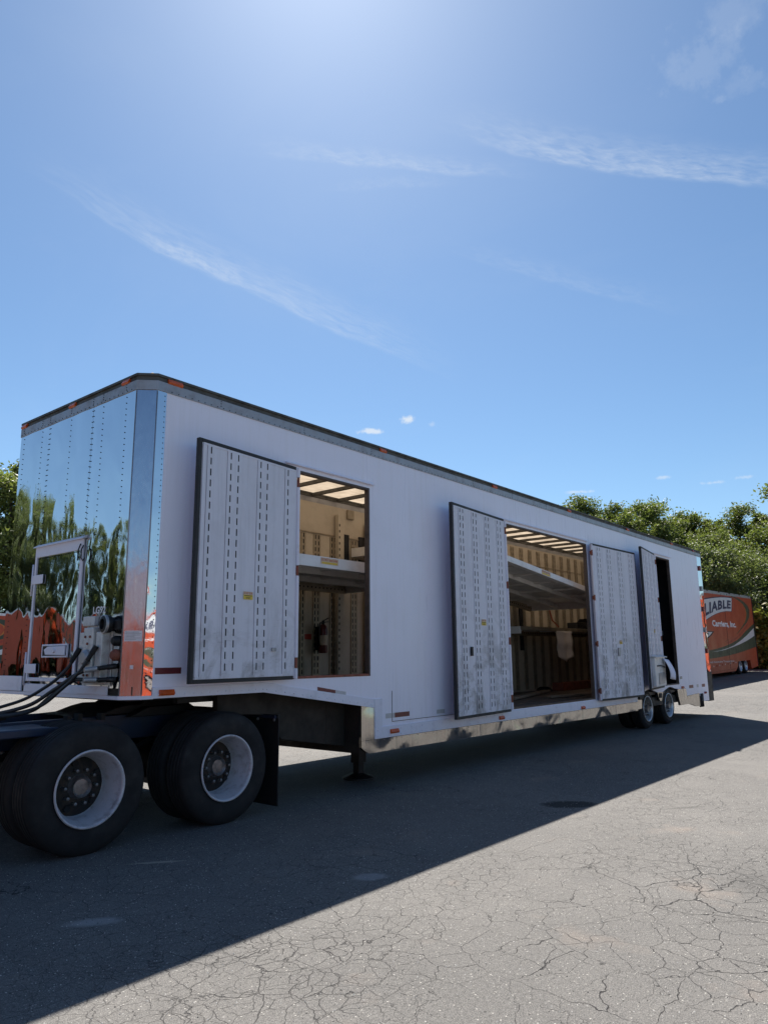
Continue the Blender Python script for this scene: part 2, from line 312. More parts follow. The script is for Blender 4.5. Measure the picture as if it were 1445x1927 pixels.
# ------------------------------------------------------------------ geometry helpers
class B:
    def __init__(s): s.bm = bmesh.new()
    def face(s, pts):
        return s.bm.faces.new([s.bm.verts.new(q) for q in pts])
    def box(s, x0, x1, y0, y1, z0, z1):
        v = [s.bm.verts.new(q) for q in ((x0,y0,z0),(x1,y0,z0),(x1,y1,z0),(x0,y1,z0),(x0,y0,z1),(x1,y0,z1),(x1,y1,z1),(x0,y1,z1))]
        for f in ((0,3,2,1),(4,5,6,7),(0,1,5,4),(1,2,6,5),(2,3,7,6),(3,0,4,7)): s.bm.faces.new([v[i] for i in f])
        return s
    def beam(s, a, b, wd, ht, up=(0, 0, 1)):
        a = Vector(a); b = Vector(b); d = (b-a).normalized(); sd_ = d.cross(Vector(up)).normalized(); u = sd_.cross(d)
        v = []
        for q in (a, b):
            for i, j in ((-1, -1), (1, -1), (1, 1), (-1, 1)): v.append(s.bm.verts.new(q+sd_*(wd/2*i)+u*(ht/2*j)))
        for f in ((3,2,1,0),(4,5,6,7),(0,1,5,4),(1,2,6,5),(2,3,7,6),(3,0,4,7)): s.bm.faces.new([v[i] for i in f])
        return s
    def prism(s, poly, y0, y1, axis='y'):
        """poly in (x,z) for axis y, (y,z) for axis x, (x,y) for axis z"""
        def P(a, b, c): return (a, c, b) if axis == 'y' else ((c, a, b) if axis == 'x' else (a, b, c))
        v0 = [s.bm.verts.new(P(a, b, y0)) for a, b in poly]; v1 = [s.bm.verts.new(P(a, b, y1)) for a, b in poly]
        n = len(poly)
        f0 = s.bm.faces.new(v0); f1 = s.bm.faces.new(v1[::-1])
        for i in range(n): s.bm.faces.new((v0[i], v1[i], v1[(i+1) % n], v0[(i+1) % n]))
        if n > 4:
            f0.normal_update(); f1.normal_update(); bmesh.ops.triangulate(s.bm, faces=[f0, f1])
        return s
    def tube(s, pts, r, seg=8, caps=True):
        pts = [Vector(q) for q in pts]; rings = []
        prev = None
        for i, q in enumerate(pts):
            d = (pts[min(i+1, len(pts)-1)]-pts[max(i-1, 0)]).normalized()
            if prev is None: n = d.orthogonal().normalized()
            else: n = (prev-d*prev.dot(d)).normalized()
            prev = n; bn = d.cross(n); rr = r[i] if isinstance(r, (list, tuple)) else r
            rings.append([s.bm.verts.new(q+(n*math.cos(a)+bn*math.sin(a))*rr) for a in [2*math.pi*k/seg for k in range(seg)]])
        for a, b in zip(rings, rings[1:]):
            for k in range(seg): s.bm.faces.new((a[k], a[(k+1) % seg], b[(k+1) % seg], b[k]))
        if caps: s.bm.faces.new(rings[0][::-1]); s.bm.faces.new(rings[-1])
        return s
    def lathe(s, prof, c=(0, 0, 0), axis=(0, 1, 0), seg=48, close=False):
        """prof: list of (r, h) along axis"""
        ax = Vector(axis).normalized(); n = ax.orthogonal().normalized(); bn = ax.cross(n); c = Vector(c); rings = []
        for r, h in prof:
            if r < 1e-5: rings.append([s.bm.verts.new(c+ax*h)])
            else: rings.append([s.bm.verts.new(c+ax*h+(n*math.cos(a)+bn*math.sin(a))*r) for a in [2*math.pi*k/seg for k in range(seg)]])
        prs = list(zip(rings, rings[1:])) + ([(rings[-1], rings[0])] if close else [])
        for a, b in prs:
            if len(a) == 1 and len(b) == 1: continue
            for k in range(seg):
                k2 = (k+1) % seg
                if len(a) == 1: s.bm.faces.new((a[0], b[k2], b[k]))
                elif len(b) == 1: s.bm.faces.new((a[k], a[k2], b[0]))
                else: s.bm.faces.new((a[k], a[k2], b[k2], b[k]))
        return s
    def build(s, name, m, parent=None, smooth=False, bevel=0, label=None, kind=None, recalc=True):
        if recalc: bmesh.ops.recalc_face_normals(s.bm, faces=s.bm.faces[:])
        me = bpy.data.meshes.new(name); s.bm.to_mesh(me); s.bm.free()
        if smooth is True:
            for p_ in me.polygons: p_.use_smooth = True
        o = link(name, me, m, parent, label, kind)
        if smooth == 'auto': me.shade_smooth_by_angle(R(35)) if hasattr(me, 'shade_smooth_by_angle') else me.set_sharp_from_angle(angle=R(35))
        if bevel:
            md = o.modifiers.new('bevel', 'BEVEL'); md.width = bevel; md.segments = 2; md.limit_method = 'ANGLE'
        return o
def smooth_auto(me, ang=35):
    for p_ in me.polygons: p_.use_smooth = True
    me.set_sharp_from_angle(angle=R(ang))
def link(name, me, m, parent=None, label=None, kind=None):
    o = bpy.data.objects.new(name, me); C.objects.link(o)
    if m and not me.materials: me.materials.append(M[m])
    if parent: o.parent = parent
    if label: o['label'] = label
    if kind: o['kind'] = kind
    return o
def thing(name, label, cat, loc=(0, 0, 0), rz=0, group=None):
    o = bpy.data.objects.new(name, None); C.objects.link(o); o.empty_display_size = .2
    o.location = loc; o.rotation_euler = (0, 0, rz); o['label'] = label; o['category'] = cat
    if group: o['group'] = group
    return o
def tag(o, label, cat, group=None):
    o['label'] = label; o['category'] = cat
    if group: o['group'] = group
    return o
def copy_tree(o, parent=None):
    c = o.copy(); C.objects.link(c); c.parent = parent
    for ch in list(o.children): copy_tree(ch, c)
    return c
def text_mesh(body, size=1.0, bold=0.0, shear=0.0, spacing=1.0, res=2):
    cu_ = bpy.data.curves.new('txt', 'FONT'); cu_.body = body; cu_.size = size; cu_.offset = bold; cu_.shear = shear
    cu_.space_character = spacing; cu_.resolution_u = res; cu_.align_x = 'LEFT'
    ob = bpy.data.objects.new('txt', cu_); C.objects.link(ob)
    dg = bpy.context.evaluated_depsgraph_get(); dg.update()
    me = bpy.data.meshes.new_from_object(ob.evaluated_get(dg), depsgraph=dg)
    bpy.data.objects.remove(ob); return me
def text(name, body, m, parent, fn, bold=0.0, shear=0.0, spacing=1.0, kind=None):
    """flat lettering; fn maps normalised (u 0..1, v 0..1) to a point"""
    me = text_mesh(body, 1.0, bold, shear, spacing)
    xs = [q.co.x for q in me.vertices]; ys = [q.co.y for q in me.vertices]
    x0, x1, y0, y1 = min(xs), max(xs), min(ys), max(ys)
    for q in me.vertices: q.co = Vector(fn((q.co.x-x0)/(x1-x0), (q.co.y-y0)/(y1-y0)))
    me.materials.clear(); me.name = name
    return link(name, me, m, parent, None, kind)

# ------------------------------------------------------------------ ground
RISE = .0186
def gz(x): return 0 if x < 15.7 else RISE*(min(x, 90)-15.7)
def ground():
    b = B(); xs = [-1400, -200, -60, -20, 0, 14.5]+[15.2, 15.7, 16.2]+[20+4*i for i in range(18)]+[90, 200, 1400]; ys = [-1400, -200, -60, -20, 0, 20, 60, 200, 1400]
    g = [[b.bm.verts.new((x, y, gz(x))) for y in ys] for x in xs]
    for i in range(len(xs)-1):
        for j in range(len(ys)-1): b.bm.faces.new((g[i][j], g[i+1][j], g[i+1][j+1], g[i][j+1]))
    b.build('asphalt_lot', 'asphalt', smooth=True, kind='structure', recalc=False)
    b = B()
    for (x0, x1, y0, y1) in ((47.5, 90, -160, 160), (-160, 47.49, 45.5, 160)):
        xs2 = [x0, min(x1, 90), x1]
        b.face([(x0, y0, gz(x0)+.006), (x1, y0, gz(x1)+.006), (x1, y1, gz(x1)+.006), (x0, y1, gz(x0)+.006)])
    b.build('grass_verge', 'grass', kind='structure', recalc=False)
ground()

# ------------------------------------------------------------------ the white trailer
XR, XE, W, CH = 15.70, 16.02, 2.56, .13
XF, XS = -.23, -.10
ZR, ZT = 3.94, 4.03
trailer = thing('enclosed_trailer', 'long white enclosed drop-deck trailer with mirror-polished nose and open side doors', 'trailer')
T = trailer
def ring(outline, oo, oi, z0, z1):
    """closed wall following outline (x,y), offset outwards oo and inwards oi"""
    n = len(outline); pts = [Vector((x, y)) for x, y in outline]
    area = sum(pts[i].x*pts[(i+1) % n].y-pts[(i+1) % n].x*pts[i].y for i in range(n)); sg = 1 if area > 0 else -1
    def off(d):
        res = []
        for i in range(n):
            e0 = (pts[i]-pts[i-1]).normalized(); e1 = (pts[(i+1) % n]-pts[i]).normalized()
            n0 = Vector((e0.y, -e0.x))*sg; n1 = Vector((e1.y, -e1.x))*sg; mvec = (n0+n1).normalized()
            res.append(pts[i]+mvec*(d/max(.2, mvec.dot(n0))))
        return res
    b = B(); A = off(oo); I = off(-oi)
    V = lambda P, z: [b.bm.verts.new((q.x, q.y, z)) for q in P]
    a0, a1, i0, i1 = V(A, z0), V(A, z1), V(I, z0), V(I, z1)
    for k in range(n):
        j = (k+1) % n
        b.bm.faces.new((a0[k], a0[j], a1[j], a1[k])); b.bm.faces.new((i0[k], i1[k], i1[j], i0[j]))
        b.bm.faces.new((a1[k], a1[j], i1[j], i1[k])); b.bm.faces.new((a0[k], i0[k], i0[j], a0[j]))
    return b
OUT = [(XE, 0), (XS, 0), (XF, CH), (XF, W-CH), (XS, W), (XE, W)]
OPEN = [(1.62, 2.885, 1.285, 3.52), (5.95, 9.045, .715, 3.52), (12.40, 13.58, .82, 3.65)]
def zbot(x):
    if x <= 1.257: return 1.18
    if x <= 2.945: return 1.18+(x-1.257)/(2.945-1.257)*(.933-1.18)
    return .57
def side_wall():
    xs = sorted({0, 1.257, 2.945, 11.0, XR, *[q for o in OPEN for q in o[:2]]})
    zs = [.57, .715, .82, .933, 1.285, 3.52, 3.65, ZR]
    b = B()
    for x0, x1 in zip(xs, xs[1:]):
        for z0, z1 in zip(zs, zs[1:]):
            xm, zm = (x0+x1)/2, (z0+z1)/2
            if any(o[0] < xm < o[1] and o[2] < zm < o[3] for o in OPEN): continue
            if x1 <= 2.946:
                if z1 < 1.2: continue
                if z0 < 1.29 and z1 < 1.29:
                    b.face([(x0, 0, zbot(x0)), (x1, 0, zbot(x1)), (x1, 0, z1), (x0, 0, z1)]); continue
            if x0 > 10.99 and z1 < .83: continue
            b.face([(x0, 0, z0), (x1, 0, z0), (x1, 0, z1), (x0, 0, z1)])
    bmesh.ops.remove_doubles(b.bm, verts=b.bm.verts[:], dist=1e-4)
    bd = [(e_.verts[0].co.copy(), e_.verts[1].co.copy()) for e_ in b.bm.edges if len(e_.link_faces) == 1]
    fr = [[v.co.copy() for v in f.verts] for f in b.bm.faces]
    dy = Vector((0, .05, 0))
    for f in fr: b.face([q+dy for q in f][::-1])
    for p0, p1 in bd: b.face([p0, p1, p1+dy, p0+dy])
    return b.build('side_wall', 'white_paint', T)
side_wall()
def rivets(lines, name, m, parent, r=.006, h=.003, seg=6):
    """lines: (start, end, pitch, normal)"""
    b = B()
    for a, e, pitch, nrm in lines:
        a = Vector(a); e = Vector(e); nn = max(1, int((e-a).length/pitch)); ax = Vector(nrm).normalized(); u = ax.orthogonal().normalized(); v = ax.cross(u)
        for k in range(nn+1):
            c = a.lerp(e, k/nn)
            top = [b.bm.verts.new(c+ax*h+(u*math.cos(t)+v*math.sin(t))*r*.6) for t in [2*math.pi*i/seg for i in range(seg)]]
            bot = [b.bm.verts.new(c+(u*math.cos(t)+v*math.sin(t))*r) for t in [2*math.pi*i/seg for i in range(seg)]]
            b.bm.faces.new(top)
            for i in range(seg): b.bm.faces.new((bot[i], bot[(i+1) % seg], top[(i+1) % seg], top[i]))
    return b.build(name, m, parent, kind='stuff')
# white frame rails along the lower edge
b = B(); b.box(2.95, 11.0, -.014, -.0005, .572, .70); lower_rail = b.build('bottom_rail', 'white_rail', T, bevel=.003)
b = B(); b.box(2.95, 3.09, -.014, -.0005, .7005, 1.02); b.build('bottom_rail', 'white_rail', T, bevel=.003)
b = B(); b.prism([(.0, 1.168), (1.257, 1.168), (2.945, .921), (2.945, 1.02), (1.257, 1.262), (.0, 1.262)], -.013, -.0005); upper_rail = b.build('bottom_rail', 'white_rail', T, bevel=.003)
rl = []
for z in (.60, .665): rl.append(((3.0, -.014, z), (10.95, -.014, z), .21, (0, -1, 0)))
rivets(rl, 'rivets', 'white_rail', lower_rail, .011, .006)
rivets([((.06, -.013, 1.20), (1.25, -.013, 1.20), .09, (0, -1, 0)), ((1.3, -.013, 1.195), (2.9, -.013, .96), .12, (0, -1, 0))], 'rivets', 'white_rail', upper_rail, .010, .006)
# panel seam line on the lower skirt and drip rails over the openings
b = B(); b.box(3.28, 5.9, -.004, -.0005, .742, .748); b.box(3.28, 3.286, -.004, -.0005, .748, 1.1); b.build('skin_seam', 'seal_brown', T)
for x0, x1, z in ((1.50, 2.97, 3.575), (5.9, 9.1, 3.575), (12.32, 13.72, 3.705)):
    b = B(); b.prism([(0, z), (-.035, z-.012), (-.035, z-.002), (0, z+.016)], x0, x1, 'x'); b.build('drip_rail', 'white_rail', T)

# polished nose: three sheets, bulged between their rivet rows
RIV = [.158, .289, .694, .881, 1.309, 1.755, 1.925, 2.347, 2.43]
HATCH = (.886, 1.796, 1.30, 2.61)
def bulge(y, z):
    for a, e in zip(RIV, RIV[1:]):
        if a <= y <= e:
            t_ = (y-a)/(e-a); wv = .5+.5*math.sin(z*2.3+a*9)*math.cos(z*.9+e*4)
            return math.sin(math.pi*t_)**2*min(.005, .006*(e-a))*(.35+wv)
    return 0
def nose_sheet(y0, y1, proud):
    ny, nz = max(6, int((y1-y0)/.028)), 64; b = B()
    g = [[b.bm.verts.new((XF-proud-bulge(y0+(y1-y0)*i/ny, 1.26+(ZR-1.26)*j/nz), y0+(y1-y0)*i/ny, 1.26+(ZR-1.26)*j/nz)) for j in range(nz+1)] for i in range(ny+1)]
    for i in range(ny):
        for j in range(nz): b.bm.faces.new((g[i][j], g[i][j+1], g[i+1][j+1], g[i+1][j]))
    ex = bmesh.ops.extrude_face_region(b.bm, geom=b.bm.faces[:])
    for v in ex['geom']:
        if isinstance(v, bmesh.types.BMVert): v.co.x = XF+.004
    o = b.build('nose_sheet', 'stainless_mirror', T); smooth_auto(o.data, 40); return o
nose = [nose_sheet(CH, .880, .002), nose_sheet(.8815, 1.7545, .003), nose_sheet(1.756, W-CH, .002)]
b = B(); b.box(XF+.005, XF+.05, CH, W-CH, 1.20, ZR); b.build('nose_wall', 'belly_brown', T)
rl = []
for y in (.289, .694, .869, .893, 1.309, 1.743, 1.767, 1.925, 2.347): rl.append(((XF-.0045, y, 3.90), (XF-.0045, y, 1.28 if (y < .88 or y > 1.8) else 2.66), .056, (-1, 0, 0)))
rivets(rl, 'rivets', 'black_steel', nose[0], .0055, .004)
# chamfered corners and side strip
for yc, s in ((0, 1), (W, -1)):
    q = [(XS, yc), (XF, yc+s*CH), (XF+.02, yc+s*(CH+.02)), (XS+.004, yc+s*.04)]
    b = B(); b.prism(q, 1.19, ZR, 'z'); b.build('corner_post', 'stainless_corner', T)
b = B(); b.box(XS, -.0005, -.003, .05, 1.19, ZR)
side_strip = b.build('corner_strip', 'stainless_mirror', T)
rivets([((-.018, -.003, 3.90), (-.018, -.003, 1.24), .050, (0, -1, 0))], 'rivets', 'black_steel', side_strip, .006, .004)
for x, y in ((XS, -.002), (XF-.001, CH)):
    b = B(); b.tube([(x, y, 1.20), (x, y, ZR-.01)], .006, 8); b.build('corner_bead', 'rail_grey', T, smooth=True)
# lower white kick plates and bottom sill of the nose
b = ring([(-.0005, -.0), (XS, 0), (XF, CH), (XF, W-CH), (XS, W), (1.2, W), (1.2, W-.02), (-.0005, W-.02)], .012, .03, 1.165, 1.195)
b.build('nose_sill', 'white_rail', T)
b = B(); b.box(XF-.016, XF-.003, .30, 1.85, 1.196, 1.275); b.build('kick_plate', 'white_rail', T, bevel=.003)
b = B(); b.box(XF-.020, XF-.003, 1.90, 2.40, 1.20, 1.345); b.build('kick_plate', 'white_rail', T, bevel=.003)
b = B(); b.box(XF-.022, XF-.017, .31, .80, 1.205, 1.262); b.build('kick_plate', 'white_rail', T, bevel=.003)
# roof rail ring with rivets, roof lip, skin, bows
b = ring(OUT, .010, .04, ZR, ZT); top_rail = b.build('top_rail', 'rail_grey', T)
rl = [((.05, -.010, ZR+.014), (XE-.1, -.010, ZR+.014), .075, (0, -1, 0)), ((XF-.010, .2, ZR+.014), (XF-.010, 2.4, ZR+.014), .075, (-1, 0, 0))]
for k in range(14): rl.append(((.62+k*1.15, -.010, ZR+.03), (.62+k*1.15, -.010, ZR+.08), .024, (0, -1, 0)))
for y in (.289, .694, .88, 1.309, 1.755, 1.925, 2.347): rl.append(((XF-.010, y, ZR+.03), (XF-.010, y, ZR+.08), .024, (-1, 0, 0)))
rivets(rl, 'rivets', 'black_steel', top_rail, .0065, .004)
b = ring(OUT, -.004, .05, ZT, 4.075); b.build('roof_channel', 'roof_edge', T)
b = ring(OUT, .012, .06, 4.075, 4.098); b.build('roof_lip', 'roof_edge', T)
b = B(); nx = 110
ys = [.02+i*(W-.04)/8 for i in range(9)]
g = [[b.bm.verts.new((-.15+(XE-.02+.15)*i/nx, y, 4.101+.03*math.sin(math.pi*(y/W))+random.uniform(-.003, .003))) for y in ys] for i in range(nx+1)]
for i in range(nx):
    for j in range(8): b.bm.faces.new((g[i][j], g[i+1][j], g[i+1][j+1], g[i][j+1]))
b.build('roof_skin', 'roof_skin', T, smooth=True, recalc=False)
for k in range(27):
    x = .2+k*.6
    b = B(); b.box(x-.028, x+.028, .055, W-.07, 4.035, 4.085); b.build('roof_bow', 'roof_edge', T)
# marker lights
def lens(x, y, z, l, axis, m='amber_lens'):
    b = B(); h = .050; d = .030
    q = [(0, z-h/2), (-d*.6, z-h/2), (-d, z-h*.15), (-d*.45, z+h/2), (0, z+h/2)]
    if axis == 'x': b.prism([(y+a, c) for a, c in q], x-l/2, x+l/2, 'x')
    else: b.prism([(x+a, c) for a, c in q], y-l/2, y+l/2, 'y')
    return b.build('marker_light', m, T, bevel=.003)
for x, l in ((.085, .16), (3.15, .12), (5.84, .12), (8.41, .12), (11.15, .12), (13.84, .12)): lens(x, .004, 4.052, l, 'x')
lens(15.46, .004, 4.052, .12, 'x', 'red_lens')
for y in (.31, 1.30, 2.36): lens(XF+.004, y, 4.052, .12, 'y')
for x, z, l in ((.137, 1.215, .15), (3.30, .637, .15), (5.76, .622, .13), (8.48, .605, .13)): lens(x, -.014, z, l, 'x')
lens(13.78, 0, .745, .15, 'x'); lens(15.42, 0, .56, .14, 'x', 'red_lens')
# conspicuity tape, flat print
def tape(x0, x1, z, h, m, slope=0):
    b = B(); b.face([(x0, -.0025, z-h/2), (x1, -.0025, z-h/2+slope), (x1, -.0025, z+h/2+slope), (x0, -.0025, z+h/2)]); return b.build('reflective_tape', m, T, recalc=False)
tape(.02, .29, 1.40, .055, 'reflector_red')
tape(2.02, 2.30, 1.165, .055, 'reflector_red', -.045); tape(2.301, 2.47, 1.12, .055, 'reflector_white', -.025)
tape(3.16, 3.33, .815, .055, 'reflector_white'); tape(3.331, 3.62, .815, .055, 'reflector_red', 0); tape(4.19, 4.37, .80, .05, 'reflector_white')
tape(14.25, 14.55, .74, .07, 'reflector_red'); tape(14.80, 14.95, .74, .07, 'reflector_white'); tape(15.2, 15.45, .735, .07, 'reflector_red')
b = B(); b.box(13.66, 13.80, -.008, -.001, .93, .99); b.build('small_plate', 'rail_grey', T)

# nose hatch
y0, y1, z0, z1 = HATCH
b = B()
b.box(XF-.022, XF-.004, y0-.024, y0+.024, z0, z1+.02); b.box(XF-.022, XF-.004, y1-.018, y1+.018, z0, z1+.02)
b.box(XF-.022, XF-.004, y0+.0245, y1-.0185, z1-.085, z1+.02); b.box(XF-.022, XF-.004, y0+.0245, y1-.0185, z0, z0+.035)
hatch = b.build('nose_hatch', 'white_rail', T, bevel=.004)
ny, nz = 30, 44; b = B(); ya, yb, za, zb = y0+.03, y1-.024, z0+.037, z1-.087
def hb(y, z):
    a = (y-ya)/(yb-ya); c = (z-za)/(zb-za); return .005*math.sin(math.pi*a)*math.sin(math.pi*c)+.002*math.sin(7*a+5*c)*math.sin(math.pi*a)*math.sin(math.pi*c)
g = [[b.bm.verts.new((XF-.012-hb(ya+(yb-ya)*i/ny, za+(zb-za)*j/nz), ya+(yb-ya)*i/ny, za+(zb-za)*j/nz)) for j in range(nz+1)] for i in range(ny+1)]
for i in range(ny):
    for j in range(nz): b.bm.faces.new((g[i][j], g[i][j+1], g[i+1][j+1], g[i+1][j]))
o = b.build('hatch_panel', 'stainless_mirror', hatch, smooth=True, recalc=False)
rivets([((XF-.0135, ya+.02, zb-.012), (XF-.0135, yb-.02, zb-.012), .035, (-1, 0, 0)), ((XF-.0135, ya+.02, za+.02), (XF-.0135, yb-.02, za+.02), .035, (-1, 0, 0))], 'rivets', 'black_steel', hatch, .006, .005)
b = B(); b.prism([(XF-.005, z1+.022), (XF-.05, z1+.014), (XF-.05, z1+.022), (XF-.005, z1+.05)], y0-.06, y1+.02, 'y'); b.build('gutter', 'white_rail', hatch)
for z in (2.30, 1.42):
    b = B(); b.box(XF-.029, XF-.0225, y1-.19, y1+.03, z-.045, z+.045); b.build('hinge', 'white_rail', hatch, bevel=.004)
    b = B(); b.tube([(XF-.026, y1+.035, z-.16), (XF-.026, y1+.035, z+.16)], .010, 8); b.build('hinge_pin', 'white_rail', hatch, smooth=True)
# recessed slam latch
b = B(); a0, a1, c0, c1 = 1.0, 1.50, 1.525, 1.65
for q in ((a0, a1, c1-.016, c1), (a0, a1, c0, c0+.016), (a0, a0+.016, c0+.016, c1-.016), (a1-.016, a1, c0+.016, c1-.016)): b.box(XF-.034, XF-.018, *q)
b.build('latch_frame', 'white_rail', hatch, bevel=.003)
b = B(); b.box(XF-.029, XF-.027, a0+.016, a1-.016, c0+.016, c1-.016); b.build('latch_well', 'black_steel', hatch)
b = B(); b.prism([(1.03, 1.545), (1.40, 1.552), (1.43, 1.60), (1.36, 1.628), (1.03, 1.630)], XF-.046, XF-.0295, 'x'); b.lathe([(0, .02), (.02, .018), (.024, 0)], (XF-.046, 1.22, 1.59), (-1, 0, 0), 16); b.build('latch_handle', 'white_rail', hatch, bevel=.004)
b = B(); b.tube([(XF-.03, y0-.045, 2.56), (XF-.05, y0-.05, 2.52), (XF-.05, y0-.05, 2.44), (XF-.035, y0-.06, 2.41), (XF-.03, y0-.08, 2.44)], .006, 6); b.tube([(XF-.03, y0+.01, 2.58), (XF-.05, y0+.01, 2.52), (XF-.045, y0+.02, 2.42), (XF-.03, y0+.03, 2.46)], .006, 6); b.build('tie_hook', 'black_steel', T, smooth=True)

# electrical nose box, couplings
b = B(); b.prism([(.262, 1.28), (.735, 1.28), (.735, 1.74), (.70, 1.80), (.30, 1.80), (.262, 1.74)], XF-.012, XF-.004, 'x'); nb = b.build('coupling_panel', 'nosebox', T, bevel=.003)
for ya_, yb_ in ((.30, .40), (.60, .68)): b = B(); b.box(XF-.09, XF-.013, ya_, yb_, 1.34, 1.74); b.build('bracket', 'nosebox', nb, bevel=.004)
b = B(); b.box(XF-.11, XF-.013, .42, .58, 1.30, 1.78); b.build('junction_box', 'nosebox', nb, bevel=.008)
b = B(); b.box(XF-.05, XF-.004, .52, .72, 1.80, 1.885); b.build('cover_plate', 'nosebox', nb, bevel=.006)
b = B(); b.lathe([(0, .01), (.06, .01), (.06, .035), (.074, .04), (.077, .08), (.070, .105), (.048, .11), (.044, .08), (0, .08)], (XF, .27, 1.805), (-1, .12, 0), 28); b.build('round_connector', 'black_steel', nb, smooth='auto')
b = B(); b.lathe([(.072, .085), (.081, .08), (.081, .10), (.072, .103)], (XF, .27, 1.805), (-1, .12, 0), 28, close=True); b.build('connector_rim', 'rail_grey', nb, smooth='auto')
b = B(); b.box(XF-.045, XF-.005, .135, .20, 1.75, 1.84); b.build('connector_box', 'black_steel', nb, bevel=.012)
b = B(); b.lathe([(0, .06), (.03, .055), (.045, .03), (.045, 0)], (XF-.004, .185, 1.66), (-1, 0, 0), 16); b.build('gladhand_plug', 'black_steel', nb, smooth='auto')
b = B(); b.lathe([(0, .06), (.032, .055), (.05, .03), (.05, 0)], (XF-.004, .185, 1.54), (-1, 0, 0), 16); b.build('gladhand_plug', 'rust_red', nb, smooth='auto')
b = B(); b.lathe([(0, .05), (.05, .045), (.07, .02), (.07, 0)], (XF-.11, .50, 1.52), (-1, 0, 0), 18); b.build('gladhand', 'rail_grey', nb, smooth='auto')
b = B()
for y, z in ((.46, 1.70), (.54, 1.70), (.50, 1.64), (.47, 1.37), (.53, 1.37)): b.lathe([(0, .012), (.01, .01), (.012, 0)], (XF-.11, y, z), (-1, 0, 0), 8)
b.build('bolts', 'rust_red', nb, kind='stuff')
text('unit_number', 'LG92', 'print_white', T, lambda u, v: (XF-.019, .61-.215*u, 1.905+.068*v), bold=.035)
# data plate on the corner post
nrm = Vector((-1, -1, 0)).normalized(); tg = Vector((1, -1, 0)).normalized(); pc = Vector(((XS+XF)/2, CH/2, 0))
def post_plate(w_, z0_, z1_, m, off=.002):
    b = B(); c = pc+nrm*off
    b.face([c-tg*w_/2+Vector((0, 0, z0_)), c+tg*w_/2+Vector((0, 0, z0_)), c+tg*w_/2+Vector((0, 0, z1_)), c-tg*w_/2+Vector((0, 0, z1_))]); return b.build('data_plate', m, T)
pl = post_plate(.150, 1.655, 1.745, 'plate_white')
b = B()
for k in range(6):
    z = 1.668+k*.0125; ln = .13*random.uniform(.5, 1)
    b.face([pc+nrm*.003+tg*(-.065)+Vector((0, 0, z)), pc+nrm*.003+tg*(-.065+ln)+Vector((0, 0, z)), pc+nrm*.003+tg*(-.065+ln)+Vector((0, 0, z+.004)), pc+nrm*.003+tg*(-.065)+Vector((0, 0, z+.004))])
b.build('plate_print', 'rail_grey', pl, kind='stuff')
post_plate(.03, 1.42, 1.452, 'plate_white')

# ------------------------------------------------------------------ doors folded back on the wall
def slotted_strip(b, u0, u1, cols, z0, z1, n0, pitch=.105, sl=.062, sw=.021):
    """face with real slots: strip between u0..u1 at height n0 over the backing; cols = slot centre lines"""
    edges = [u0]
    for c in cols: edges += [c-sw/2, c+sw/2]
    edges.append(u1)
    for i in range(0, len(edges), 2):
        b.face([(edges[i], n0, z0), (edges[i+1], n0, z0), (edges[i+1], n0, z1), (edges[i], n0, z1)])
    nsl = int((z1-z0-.04)/pitch)
    for c in cols:
        zz = z0
        for k in range(nsl+1):
            zs_ = z0+.05+k*pitch
            top = min(zs_, z1)
            b.face([(c-sw/2, n0, zz), (c+sw/2, n0, zz), (c+sw/2, n0, top), (c-sw/2, n0, top)])
            zz = zs_+sl
            if zz >= z1: break
        if zz < z1: b.face([(c-sw/2, n0, zz), (c+sw/2, n0, zz), (c+sw/2, n0, z1), (c-sw/2, n0, z1)])
    for u in (u0, u1):
        b.face([(u, n0, z0), (u, n0, z1), (u, n0-.008, z1), (u, n0-.008, z0)])
def mapper(hinge, free):
    h = Vector((*hinge, 0)); d = (Vector((*free, 0))-h); L_ = d.length; d.normalize(); nn = Vector((d.y, -d.x, 0))
    if nn.y > 0: nn = -nn
    return lambda u, n, z: h+d*u+nn*n+Vector((0, 0, z)), L_
def xf(b, F):
    for v in b.bm.verts: v.co = F(*v.co)
    return b
